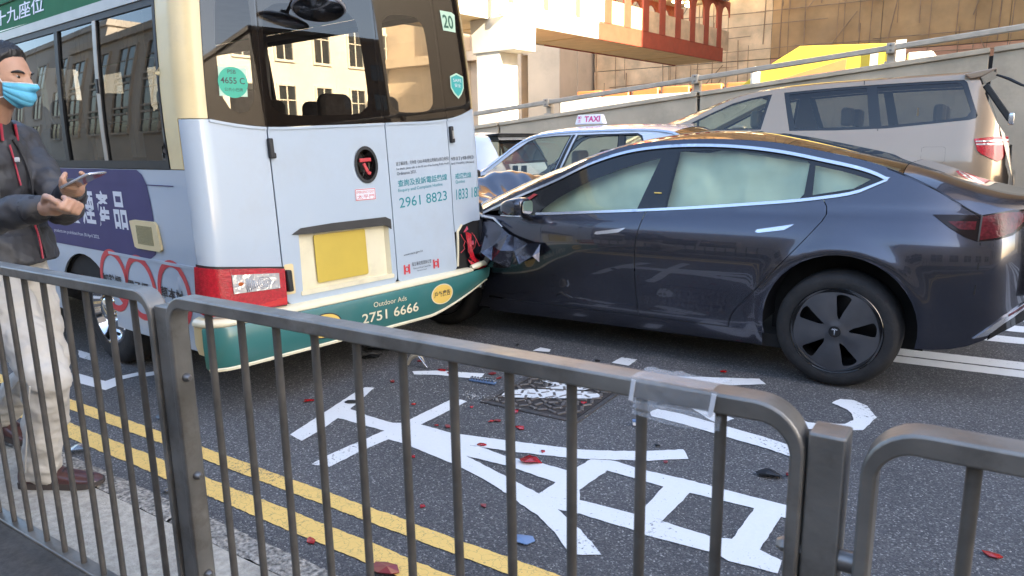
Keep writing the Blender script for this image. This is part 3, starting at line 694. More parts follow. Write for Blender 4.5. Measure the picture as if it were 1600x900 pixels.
# ---- glazing
def top_rect(p0, p1, zt, d=.004, n=10): return wl(p0, p1, d, n)+[(p1, zt), (p0, zt)]
H1 = [(.50, 1.60), (.62, 1.578), (1.00, 1.590), (1.10, 1.62), (1.140, 1.70), (1.118, 2.08), (1.08, 2.15), (.98, 2.185), (.62, 2.175), (.50, 2.14), (.455, 2.06), (.462, 1.68)]
H2 = [(1.345, 1.64), (1.40, 1.612), (1.60, 1.618), (1.68, 1.65), (1.705, 1.74), (1.700, 2.11), (1.66, 2.19), (1.60, 2.215), (1.42, 2.205), (1.345, 2.17), (1.315, 2.10), (1.318, 1.72)]
HL = [(.19, 1.66), (.36, 1.64), (.37, 2.2), (.20, 2.2)]
for (p0, p1), hole in (((.100, .417), HL), ((.425, 1.246), H1), ((1.252, 1.807), H2), ((1.813, 2.085), None)):
    gl = patch('rear_glass', top_rect(p0, p1, 2.44), bs(.002), M_BGLASS, bus, step=.04)
    hs = [smooth_poly(hole, 4, True)] if hole is not None else []
    patch('glass_border', top_rect(p0-.003, p1+.003, 2.44), bs(-.006), M_FRIT, gl, holes=hs, step=.05)
patch('header_panel', [(.09, 2.44), (2.09, 2.44), (2.09, 2.60), (.09, 2.60)], bs(), M_CREAM, bus, step=.06)
pl = [(-.195, 1.302), (-.062, 1.302), (-.062, 1.552), (.095, 1.552), (.095, 1.8), (.100, 2.60), (-.23, 2.60), (-.225, 2.14)]
patch('pillar', pl, bs(.001), M_CREAM, bus, step=.03, thick=.02)
patch('pillar', mirror([(-.195, 1.302), (-.062, 1.302), (-.062, 1.652), (.012, 1.652), (.012, 2.6), (-.23, 2.60), (-.225, 2.14)]), bs(.001), M_CREAM, bus, step=.03, thick=.02)
# sign strip in the head of the rear glass
MS = mat('lilac_sign', (.42, .42, .62), .5); sp = patch('window_sign', [(.48, 2.262), (1.15, 2.262), (1.15, 2.40), (.48, 2.40)], bs(-.003), MS, bus, step=.1)
decal('sign_lettering', [fit_text('2751 6666', .74, 2.268, 1.13, 2.36)], bs(-.0005), M_WHITEINK, sp)
# side windows
def side_glazing(mp, vis, zt=2.155):
    f = lambda L: [mp(p, z) for p, z in L]
    edges = [(-.205, -2.52), (-2.60, -4.3), (-4.38, -6.3)]
    for k, (pa, pb) in enumerate(edges):
        if k == 0: fr_out = [(pa, 1.302), (pa-.018, zt), (pb, zt), (pb, 1.302)]
        else: fr_out = [(pa, 1.302), (pa, zt), (pb, zt), (pb, 1.302)]
        mid = pa-.745 if k == 0 else (pa+pb)/2
        panes = [[(pa-.03, 1.345), (mid+.02, 1.345), (mid+.02, zt-.037), (pa-.045, zt-.037)], [(mid-.03, 1.345), (pb+.035, 1.345), (pb+.035, zt-.037), (mid-.03, zt-.037)]]
        fr = patch('window_frame', f(fr_out), bs(.004), M_ALU if k else M_BLACK, bus, holes=[f(q) for q in panes], step=.05, thick=.022)
        for q in panes: patch('pane', f(q), bs(-.004), M_NGLASS if vis else M_SGLASS, fr, step=.06)
        if vis and k == 0:
            for x0, x1, m in ((mid-.028, mid+.018, M_ALU), (mid-.60, mid-.545, M_BLACK)):
                patch('mullion', f([(x0, 1.345), (x1, 1.345), (x1, 2.118), (x0, 2.118)]), bs(.008), m, fr, step=.06, thick=.012)
            patch('window_catch', f(rrect(mid-.012, 1.72, mid+.010, 1.80, .008, 3)), bs(.016), M_BLACK, fr, step=.03, thick=.012)
        if k < 2: patch('pillar', f([(pb, 1.302), (pb, zt), (edges[k+1][0], zt), (edges[k+1][0], 1.302)]), bs(0), M_BLACK, bus, step=.06)
    patch('window_rail', f([(-.24, zt), (-.24, zt+.057), (-6.6, zt+.057), (-6.6, zt)]), bs(.010), M_ALU, bus, step=.06, thick=.02)
    patch('roof_band', f([(-.235, zt+.059), (-.24, 2.50), (-6.8, 2.50), (-6.8, zt+.059)]), bs(.002), M_GREEN2, bus, step=.06)
    patch('front_pillar', f([(-6.3, 1.30), (-6.3, zt), (-6.8, zt), (-6.95, 1.30)]), bs(0), M_BUSW, bus, step=.08)
side_glazing(lambda p, z: (p, z), True); side_glazing(lambda p, z: (PW-p, z), False, 2.33)
patch('roof_stripe', [(-1.98, 2.222), (-6.7, 2.285), (-6.7, 2.222)], bs(.004), M_PALE, bus, step=.06)
decal('seat_count_lettering', [fit_text('十九座位', -2.62, 2.262, -1.70, 2.365, .01)], bs(.006), M_WHITEINK, bus)
# roof, floor, front, cabin
rf = MB(); N = 30
def roof_pt(u, v):
    l = .12+6.75*u; e = (2*v-1); wv = BW/2-a_in(2.50)-.002
    le = l+(b_in(2.5)-.12)*(1-u)
    return (BW/2+e*wv, le, 2.50+.14*(1-abs(e)**2.6)*min(1, .25+8*min(u, 1-u)))
rf.grid(roof_pt, 40, 20); rf.build('roof', M_BUSW, bus, smooth=True)
MB().box((.03, .07, .60), (BW-.03, 6.9, .74)).box((.25, .3, .30), (BW-.25, 6.8, .60)).build('underbody', M_UNDER, bus)
MB().grid(lambda u, v: (.06+(BW-.12)*u, .12+6.6*v, 2.40), 4, 8).build('headlining', M_CABIN, bus, fix=False)
MB().box((.0, 6.88, .33), (BW, 6.98, 1.30)).build('front_panel', M_BUSW, bus, bevel=.02)
MB().add([(.06, 6.96, 1.30), (BW-.06, 6.96, 1.30), (BW-.12, 6.80, 2.45), (.12, 6.80, 2.45)], [(0, 1, 2, 3)]).build('windscreen', glass('dark_windscreen', (.10, .10, .10), 1.0), bus, fix=False)
for yy, us in [(.75+.80*i, (.33, .78, 1.42, 1.86)) for i in range(7)]:
    for u in us:
        st = MB().box((u-.21, yy, .90), (u+.21, yy+.46, 1.04)).build('seat', M_SEAT, bus, bevel=.04)
        b = MB(); b.prism(rrect(u-.21, 1.00, u+.21, 1.56, .07), 'y', yy-.06, yy+.05); b.build('seat_back', M_SEAT, st, bevel=.03)
        b = MB(); b.prism(rrect(u-.13, 1.575, u+.13, 1.76, .06), 'y', yy-.05, yy+.03); b.build('headrest', M_SEAT, st, bevel=.025)
for u, l in ((.15, 2.56), (BW-.15, 2.56), (.15, 4.34), (BW-.15, 4.34)):
    MB().box((u-.06, l-.05, .74), (u+.06, l+.05, 2.40)).build('cabin_post', M_CABIN, bus)
# curtains drawn at the left windows
MC = mat('grey_curtain', (.30, .30, .28), .9, var=.1)
for l0, l1 in ((.70, 1.02), (1.30, 1.62)):
    b = MB(); b.grid(lambda u, v: (.14+.014*math.sin(u*34), l0+(l1-l0)*u+.02*math.sin(v*3), 1.36+.78*v), 40, 3); b.build('curtain', MC, bus, smooth=True, fix=False)
# ---- bumper
def strip(name, prof, p0, p1, m, parent, n=70, taper=True):
    b = MB(); K = len(prof)
    vs = []
    for i in range(n+1):
        p = p0+(p1-p0)*i/n
        t = min(.8, (max(0, p-1.48)/.70)**1.4*.78) if taper else 0      # right end crushed upward
        vs += [bus_s(p, .53-(.53-z)*(1-t), off) for off, z in prof]
    b.add(vs, [(i*K+j, (i+1)*K+j, (i+1)*K+j+1, i*K+j+1) for i in range(n) for j in range(K-1)])
    return b.build(name, m, parent, smooth=True, angle=50)
bump = strip('bumper', [(-.05, .30), (.0, .272), (.030, .268), (.042, .285), (.048, .40), (.046, .485), (.040, .496)], -.035, PW+.0, M_GREEN, bus)
strip('bumper_top', [(.040, .497), (.046, .502), (.046, .518), (.034, .532), (-.014, .541)], -.095, PW-.20, M_PALE, bump)
strip('bumper_edge', [(.028, .262), (.048, .264), (.050, .276), (.044, .282)], -.02, PW-.06, M_PALE, bump)
strip('bumper_end', [(-.02, .33), (.02, .34), (.034, .40), (.034, .53), (-.01, .545)], -.105, -.034, M_CREAM, bump, 8)
# bent end of the bumper trim at the broken corner
b = MB(); pts = [bus_s(PW-.20+.29*t, .535+.012*math.sin(t*5)+.05*t*t, .025+.02*math.sin(t*4)) for t in np.linspace(0, 1, 12)]
b.tube(pts, [.020, .020, .022, .02, .019, .021, .02, .018, .016, .014, .012, .006], 8); b.build('bent_trim', M_PALE, bump, smooth=True)
for (cx, cy, rx, ry, tilt, txt, col) in ((1.598, .405, .096, .064, .0, '戶外廣告', M_INK), (.632, .383, .112, .068, 0, 'MEDIA', M_INK)):
    lo = decal('advert_badge', [poly2d(circ(cx, cy, rx, ry, 36))], bs(.0512), M_YELLOW, bump)
    decal('badge_rim', [ring2d(circ(cx, cy, rx+.008, ry+.006, 36), circ(cx, cy, rx, ry, 36))], bs(.0512), M_PALE if cx > 1 else M_INK, lo)
    decal('badge_lettering', [fit_text(txt, cx-rx*.82, cy-.018, cx+rx*.82, cy+.024, .02)], bs(.0520), col, lo)
lz = lambda p, z: bus_s(p, z-.012*(p-1.0), .0522)
decal('advert_lettering', [fit_text('Outdoor Ads', .995, .424, 1.268, .456), fit_text('2751 6666', .900, .335, 1.370, .397, .012)], lz, M_PALE, bump)
# ---- left tail light
tl = patch('tail_light', [(-.075, .580), (-.02, .556), (.12, .548), (.414, .548), (.42, .745), (.30, .765), (.05, .795), (-.052, .812)], bs(.024), M_REDLENS, bus, step=.02, thick=.03)
patch('lamp_surround', [(-.085, .570), (.422, .538), (.428, .755), (-.06, .822)], bs(.006), M_BLACK, tl, step=.03, thick=.01)
wv = MB(); 
wl_ = patch('clear_lens', [(.106, .657), (.375, .645), (.378, .728), (.104, .757)], bs(.030), M_CLEAR, tl, step=.02, thick=.008)
for k in range(9):
    rr = .012+.012*k
    decal('lens_rib', [ring2d(circ(.285, .69, rr+.003, (rr+.003)*.8, 24), circ(.285, .69, rr, rr*.8, 24))] if rr < .045 else [ring2d(circ(.285, .69, rr+.003, (rr+.003)*1.0, 10, 160, 200), circ(.285, .69, rr, rr, 10, 160, 200))] if rr < .17 else [poly2d([(.1, .69), (.101, .69), (.1005, .691)])], bs(.0315), M_CHROME, wl_)
patch('bulb', circ(.15, .703, .016, .010, 12), bs(.0305), mat('amber_bulb', (.45, .10, .02), .2), wl_, step=.02, thick=.002)
patch('reflector', [(.24, .556), (.408, .556), (.410, .590), (.23, .573)], bs(.027), M_REDREF, tl, step=.02, thick=.006)
# ---- broken right tail light
bk = patch('broken_tail_light', [(1.818, .545), (1.87, .50), (2.02, .50), (2.19, .53), (2.20, .84), (2.05, .855), (1.90, .84), (1.84, .80), (1.815, .72)], bs(-.012), M_DARK, bus, step=.03)
tag(bk, 'smashed right tail light with red lens splinters hanging in it')
rs = random.Random(5)
shards = [[(1.90, .80), (1.96, .77), (1.955, .66), (1.985, .56), (1.93, .60), (1.905, .70)], [(1.92, .60), (2.00, .555), (2.10, .525), (2.05, .505), (1.955, .525)], [(1.93, .70), (1.985, .725), (1.975, .66)], [(1.885, .79), (1.93, .83), (1.95, .80)], [(1.99, .60), (2.03, .575), (2.01, .555)]]
for k, sh in enumerate(shards):
    b = MB(); c = np.mean(sh, 0); n = len(sh)
    vs = [bus_s(p, z, .012+rs.uniform(-.012, .022)) for p, z in sh]+[bus_s(*c, .034)]
    b.add(vs, [(i, (i+1) % n, n) for i in range(n)]); o = b.build('lens_splinter', M_REDLENS, bk); md = o.modifiers.new('t', 'SOLIDIFY'); md.thickness = .003
for k, (pp, zz, rr) in enumerate(((1.985, .64, .034), (1.935, .745, .026))):
    b = MB(); b.lathe([(0, 0), (rr*.6, .008), (rr, .03)], 16, 'y', bus_s(pp, zz, -.035)); b.build('bulb_holder', M_PALE if k == 0 else M_CHROME, bk, smooth=True)
b = MB()
for k in range(5):
    p0 = (1.88+.04*k, .78-.05*(k % 3)); pts = [bus_s(p0[0]+.03*t*rs.uniform(-1, 1), p0[1]-.13*t, -.005+.03*math.sin(3*t)) for t in np.linspace(0, 1, 6)]; b.tube(pts, .0025, 5)
b.build('loose_wire', M_REDINK, bk)
patch('torn_edge', [(1.808, .56), (1.822, .56), (1.85, .80), (1.90, .842), (1.885, .85), (1.833, .81)], bs(.006), M_PALE, bk, step=.02, thick=.01)
patch('side_rubber', [(2.03, .52), (2.19, .52), (2.20, .86), (2.10, .86), (2.06, .7)], bs(.012), M_BLACK, bk, step=.03, thick=.02)
# hinges, stop
for p, z0, z1, px in ((.424, 1.345, 1.452, 0), (1.836, 1.415, 1.525, 0)):
    b = MB(); a, c = bus_s(p, z0, .012), bus_s(p, z1, .012); b.bar(a, c, .028, .026); b.bar(bus_s(p+.012, z0, .010), bus_s(p+.012, z0+.03, .010), .03, .02)
    h = b.build('hinge', M_BLACK, bus, bevel=.006)
    if p > 1: MB().bar(bus_s(p, z0+.025, .027), bus_s(p, z1-.03, .027), .012, .004).build('hinge_plate', M_ALU, h)
MB().bar(bus_s(.438, .615, .02), bus_s(.436, .735, .02), .034, .045).build('door_stop', M_BLACK, bus, bevel=.008)
patch('stop_plate', rrect(.428, .595, .488, .765, .012, 3), bs(.003), M_CREAM, bus, step=.04, thick=.006)
# ---- print on the rear doors
sk = lambda off, p0, z0, s: (lambda p, z: bus_s(p, z+s*(p-p0), off))
decal('exit_sticker', [poly2d(rrect(.964, 1.078, 1.122, 1.149, .004, 2))], bs(.0025), M_WHITEINK, door1)
decal('exit_sticker_print', [ring2d(rrect(.966, 1.080, 1.120, 1.147, .004, 2), rrect(.970, 1.084, 1.116, 1.143, .003, 2)), fit_text('EMERGENCY EXIT', .975, 1.121, 1.110, 1.136), fit_text('太平門', .978, 1.088, 1.110, 1.113)], bs(.0032), M_REDINK, door1)
t1 = sk(.0025, 1.312, 0, .050)
decal('notice_lettering', [fit_text('欲了解詳情，可參閱《2021年吸煙(公眾衞生)(修訂)條例》', 1.312, 1.271, 1.800, 1.300), fit_text('For details, please refer to the full text of the Smoking (Public Health)', 1.312, 1.243, 1.800, 1.262), fit_text('Ordinance 2021.', 1.312, 1.216, 1.486, 1.235)], t1, M_INK, door2)
decal('web_lettering', [fit_text('www.taco.gov.hk', 1.312, .694, 1.488, .712)], t1, M_INK, door2)
decal('hotline_lettering', [fit_text('查詢及投訴電話熱線', 1.314, 1.142, 1.768, 1.186, .008), fit_text('Enquiry and Complaint Hotline', 1.312, 1.104, 1.719, 1.130), fit_text('2961 8823', 1.312, 1.008, 1.754, 1.072, .004)], t1, M_TEAL, door2)
t2 = sk(.0025, 1.84, 0, .030)
decal('hotline_lettering', [fit_text('戒煙熱線', 1.852, 1.165, 2.020, 1.205, .008), fit_text('Quitline', 1.852, 1.132, 1.950, 1.157), fit_text('1833 183', 1.852, 1.022, 2.11, 1.095, .004)], t2, M_TEAL, bus)
decal('notice_lettering', [fit_text('修訂)條例》', 1.822, 1.289, 2.06, 1.320), fit_text('and Health) (Amend', 1.822, 1.262, 2.06, 1.283)], t2, M_INK, bus)
decal('office_lettering', [fit_text('衞生署控煙酒辦公室', 1.378, .622, 1.556, .648), fit_text('Tobacco and Alcohol Control Office', 1.385, .600, 1.550, .612), fit_text('Department of Health', 1.42, .580, 1.51, .592)], sk(.0025, 1.3, 0, .0), M_INK, door2)
def icon(p, z): return [ring2d(rrect(p, z, p+.055, z+.062, .002, 1), rrect(p+.014, z+.0, p+.041, z+.062, .002, 1)), ring2d(circ(p+.0275, z+.031, .018, .02, 16), circ(p+.0275, z+.031, .011, .012, 16))]
decal('office_emblem', icon(1.304, .578)+icon(1.573, .578), bs(.0027), M_REDINK, door2)
# stickers in the rear glass
MG = mat('green_sticker', (.03, .40, .26), .4); MT = mat('turquoise_sticker', (.04, .36, .34), .4); MP = mat('pale_green_sticker', (.50, .68, .52), .45); MDG = mat('dark_green_print', (.03, .12, .07), .5)
s1 = decal('round_sticker', [poly2d([(.168, 1.665), (.325, 1.665), (.33, 1.812), (.172, 1.812)])], bs(.0032), MP, bus)
decal('sticker_disc', [poly2d(circ(.249, 1.735, .083, .078, 32))], bs(.0038), MG, s1)
for _t, _b in (('PSB', (.222, 1.778, .268, 1.798)), ('4655 C', (.180, 1.728, .315, 1.760, .01)), ('公共小巴牌', (.198, 1.690, .300, 1.708))): decal('sticker_lettering', [fit_text(_t, *_b)], bs(.0045), M_INK, s1)
s2 = decal('number_sticker', [poly2d([(1.880, 2.158), (2.008, 2.156), (2.025, 2.27), (1.995, 2.285), (1.874, 2.285)])], bs(.003), MP, bus)
decal('number_lettering', [fit_text('20', 1.890, 2.175, 1.995, 2.262, .02)], bs(.004), MDG, s2)
s3 = decal('shield_sticker', [poly2d([(1.89, 1.861), (1.957, 1.885), (2.026, 1.865), (2.018, 1.785), (1.99, 1.745), (1.952, 1.712), (1.91, 1.745), (1.883, 1.785)])], bs(.003), MP, bus)
decal('shield_field', [poly2d([(1.897, 1.852), (1.957, 1.873), (2.017, 1.856), (2.009, 1.790), (1.985, 1.755), (1.952, 1.728), (1.918, 1.755), (1.892, 1.790)])], bs(.004), MT, s3)
decal('shield_lettering', [fit_text('SAFE', 1.915, 1.825, 2.0, 1.846), fit_text('安全', 1.925, 1.79, 1.99, 1.815)], bs(.005), M_WHITEINK, s3)
# ---- advert film on the side
film = [(-6.2, 1.293), (-.60, 1.296), (-.545, 1.272), (-.505, 1.22), (-.484, 1.12), (-.474, .98), (-.478, .88), (-.51, .835), (-.57, .808), (-.66, .800), (-6.2, .79)]
fo = patch('advert_film', film, bs(.0025), M_PURPLE, bus, step=.06)
decal('advert_lettering', [fit_text('含有吸煙產品'[k], x0, .952, x1, 1.170, .022) for k, x0, x1 in ((5, -.972, -.800), (4, -1.205, -1.02), (3, -1.435, -1.24), (2, -1.66, -1.47), (1, -1.90, -1.71), (0, -2.13, -1.94))]
      + [fit_text('products are prohibited from 30 April 2022.', -1.95, .868, -1.225, .895)], bs(.0045), M_WHITEINK, fo)
vp = patch('fuel_flap', [(-.752, 1.010), (-.70, 1.018), (-.455, 1.018), (-.432, 1.0), (-.408, .872), (-.43, .858), (-.70, .858), (-.727, .866)], bs(.016), M_CREAM, bus, step=.03, thick=.014)
patch('flap_grille', [(-.675, .990), (-.487, .990), (-.485, .886), (-.673, .886)], bs(.0175), mat('grille_mesh', (.33, .27, .12), .6, var=.5, scale=160, bump=.8, bscale=200), vp, step=.03, thick=.004)
for cx, cz in ((-1.105, .628), (-.755, .622), (-.345, .628)):
    rx, rz = .195, .192
    ro = decal('prohibition_sign', [ring2d(circ(cx, cz, rx, rz, 40), circ(cx, cz, rx*.80, rz*.80, 40)), poly2d([(cx+rx*.45, cz-rz*.70), (cx+rx*.85, cz-rz*.30), (cx+rx*.78, cz+rz*.02), (cx+rx*.1, cz-rz*.3), (cx-rx*.02, cz-rz*.42)])], bs(.0028), M_REDINK, bus)
    decal('sign_lettering', [fit_text({-1.105: '加熱煙', -.755: '電子煙', -.345: '草本煙'}[cx], cx-.16, cz-.03, cx+.10, cz+.035, .02), fit_text('Smoking Product', cx-.12, cz-.075, cx+.12, cz-.055)], bs(.0036), M_INK, ro)
# ---- wheels
def bus_wheel(u, l, side):
    w = MB().lathe([(.245, -.10), (.30, -.105), (.355, -.095), (.375, -.06), (.378, 0), (.375, .06), (.355, .095), (.30, .105), (.245, .10), (.238, 0), (.245, -.10)], 40, 'x').build('tyre', M_TYRE, None, smooth=True, angle=50)
    root = bpy.data.objects.new('wheel', None); COL.objects.link(root); root.parent = bus; root.location = (u, l, .378); w.parent = root
    s = side
    rim = MB().lathe([(.245, -.098*1), (.238, -.106), (.228, -.104), (.215, -.07), (.205, -.045), (.15, -.075), (.135, -.088), (.085, -.09), (.075, -.118), (.055, -.128), (0, -.130)], 48, 'x').build('rim', M_CHROME, root, smooth=True, angle=50)
    holes = MB()
    for k in range(8):
        a = 2*math.pi*k/8; holes.lathe([(0, -.0655), (.017, -.0650), (.017, -.05)], 14, 'x', (0, .178*math.cos(a), .178*math.sin(a)))
    holes.build('rim_hole', M_DARK, rim)
    nuts = MB()
    for k in range(6):
        a = 2*math.pi*(k+.5)/6; nuts.lathe([(0, -.108), (.013, -.106), (.015, -.088)], 6, 'x', (0, .108*math.cos(a), .108*math.sin(a)))
    nuts.build('wheel_nut', M_CHROME, rim)
    if s > 0: root.rotation_euler = (0, 0, math.pi)
    return root
for l in (1.545, 5.35):
    bus_wheel(.205, l, -1); bus_wheel(BW-.205, l, 1)
    for u in (.09, BW-.09):
        hw, tp = (.41, .755) if l < 2 else (.44, .78)
        b = MB(); s = 1 if u < 1 else -1
        b.grid(lambda t, v: (u+s*(-.075+.45*v), l-hw*math.cos(math.pi*t), .43+(tp-.43)*math.sin(math.pi*t)), 16, 1); b.build('wheel_arch_liner', M_UNDER, bus, smooth=True, fix=False)
# ---- mirror on an arm over the rear glass
mp = np.array(bus_s(.70, 2.13, .17))
mir = MB(); mir.lathe([(0, .028), (.06, .025), (.11, .014), (.142, 0), (.146, -.008), (.140, -.016), (.09, -.02), (0, -.022)], 32, 'z')
mo = mir.build('rear_view_mirror', mat('mirror_shell', (.33, .33, .36), .25, coat=.5), bus, smooth=True); mo.location = tuple(mp); mo.rotation_euler = (R(-14), R(12), 0)
gl_ = MB().lathe([(0, -.030), (.07, -.027), (.134, -.0175)], 32, 'z').build('mirror_glass', M_CHROME, mo, smooth=True)
MB().tube(smooth_poly([(0, 0, .02), (.02, .0, .06), (.015, .05, .16), (-.10, .12, .24), (-.18, .20, .30)], 5), .010, 8).build('mirror_arm', M_BLACK, mo, smooth=True)
MB().lathe([(0, .05), (.022, .048), (.03, .03), (.03, .018)], 14, 'z').build('arm_socket', M_BLACK, mo, smooth=True)
# ------------------------------------------------------------------ the dark grey electric saloon jammed against the bus corner
M_CARG = mat('dark_grey_car_paint', (0.062, 0.066, 0.088), 0.25, metal=.85, coat=1.0, var=.03, scale=40, dirt=(.045, .043, .042), dscale=3, damt=.25)
M_CARG.node_tree.nodes['Principled BSDF'].inputs['Coat Roughness'].default_value = .02
M_BLKG = mat('black_trim_gloss', (0.010, 0.010, 0.010), 0.06, spec=.6)
M_BLKM = mat('black_plastic', (0.018, 0.018, 0.018), 0.5, var=.2, scale=30)
M_CGLASS = glass('car_window_glass', (.80, .90, .83), 1.15)
M_ROOFG = glass('roof_glass', (.34, .36, .36), 1.5)
M_WSG = glass('windscreen_glass', (.6, .66, .62), 1.3)
M_SATIN = mat('satin_bright_trim', (0.66, 0.68, 0.72), 0.22, metal=.9)
M_BAG = mat('airbag_fabric', (0.62, 0.64, 0.53), 0.9, var=.06, scale=6)
M_TAILR = mat('tail_lamp_red', (0.085, 0.008, 0.012), 0.14, spec=.35, var=.5, scale=45, bump=.15, bscale=90)
M_TAILD = mat('tail_lamp_smoked', (0.012, 0.007, 0.007), 0.12, spec=.3)
M_COVER = mat('wheel_cover_grey', (0.085, 0.086, 0.094), 0.32, metal=.3, var=.1, scale=12, dirt=(.09, .085, .08), dscale=8, damt=.35)
M_RIMD = mat('dark_alloy', (0.030, 0.030, 0.032), 0.35, metal=.6)
CX, CYC, CY0 = -2.0, 5.205, 4.28
car = empty('saloon_car', (CX, CYC, 0), 0, 'dark grey electric saloon with crumpled front wing jammed into the minibus corner', 'car')
_d = sinterp([(.12, .085), (.20, .045), (.30, .026), (.42, .020), (.54, .010), (.66, .002), (.74, 0), (.80, .006), (.87, .021), (.93, .047), (1.0, .083), (1.1, .134), (1.2, .186), (1.35, .264), (1.45, .325), (1.55, .42)])
def car_in(x, z):
    d = _d(z)
    if x > -.45: d += .30*((x+.45)/.75)**2.6*(1.0 if z > .5 else 1.0+(.5-z)*.5)
    if x > .02: d += .30*((x-.02)/.28)**2
    if x < -3.3: d += .22*((-3.3-x)/1.1)**2
    r = math.hypot(x+.672, z-.365)
    if r < .55: d -= .016*math.exp(-((r-.425)/.055)**2)
    # crisp shoulder line running into the tail lamp
    d += .006*math.exp(-((z-(.93+.035*(x+2.6)))/.03)**2)*(1 if x > -2.9 else 0)
    return d
def cs(x, z, off=0.0):
    f = lambda x, z: np.array((x-CX, CY0+car_in(x, z)-CYC, z))
    if not off: return tuple(f(x, z))
    e = 1e-3; n = np.cross(f(x+e, z)-f(x-e, z), f(x, z+e)-f(x, z-e)); n /= np.linalg.norm(n)
    return tuple(f(x, z)+n*off)
def cfn(off=0.0, far=False):
    if not far: return lambda x, z: cs(x, z, off)
    def g(x, z):
        p = cs(x, z, off); return (p[0], -p[1], p[2])
    return g
belt = sinterp([(-3.12, .897), (-2.669, .911), (-2.26, .938), (-1.857, .966), (-1.287, 1.015), (-.809, 1.07), (-.616, 1.112), (-.50, 1.175)])
up_pts = [(-3.13, .905), (-2.85, 1.03), (-2.579, 1.144), (-2.329, 1.262), (-2.078, 1.337), (-1.828, 1.368), (-1.59, 1.374), (-1.357, 1.364), (-1.1, 1.334), (-.86, 1.287), (-.568, 1.215), (-.50, 1.183)]
upc = sinterp(up_pts)
zt_pts = [(-3.14, .93), (-2.85, 1.068), (-2.58, 1.187), (-2.33, 1.302), (-2.08, 1.378), (-1.83, 1.406), (-1.59, 1.413), (-1.357, 1.406), (-1.1, 1.382), (-.86, 1.335), (-.65, 1.288), (-.5, 1.243), (-.25, 1.130), (-.03, .999), (.30, .955)]
zt = sinterp(zt_pts)
seq = lambda f, a, b, n=24, d=0.0: [(a+(b-a)*i/n, f(a+(b-a)*i/n)+d) for i in range(n+1)]
def wheel_arc(cx, cz, r, a0, a1, n=22): return [(cx+r*math.cos(R(a0+(a1-a0)*i/n)), cz+r*math.sin(R(a0+(a1-a0)*i/n))) for i in range(n+1)]
cutF = sinterp([(.27, -1.876), (.36, -1.888), (.45, -1.899), (.63, -1.903), (.80, -1.893), (.97, -1.855)])
cutR = sinterp([(.275, -1.285), (.36, -1.265), (.48, -1.165), (.6, -1.069), (.70, -.985), (.822, -.885), (.90, -.825), (.975, -.776), (1.03, -.780), (1.07, -.806)])
zz = lambda a, b, n=20: [a+(b-a)*i/n for i in range(n+1)]
G = .0028
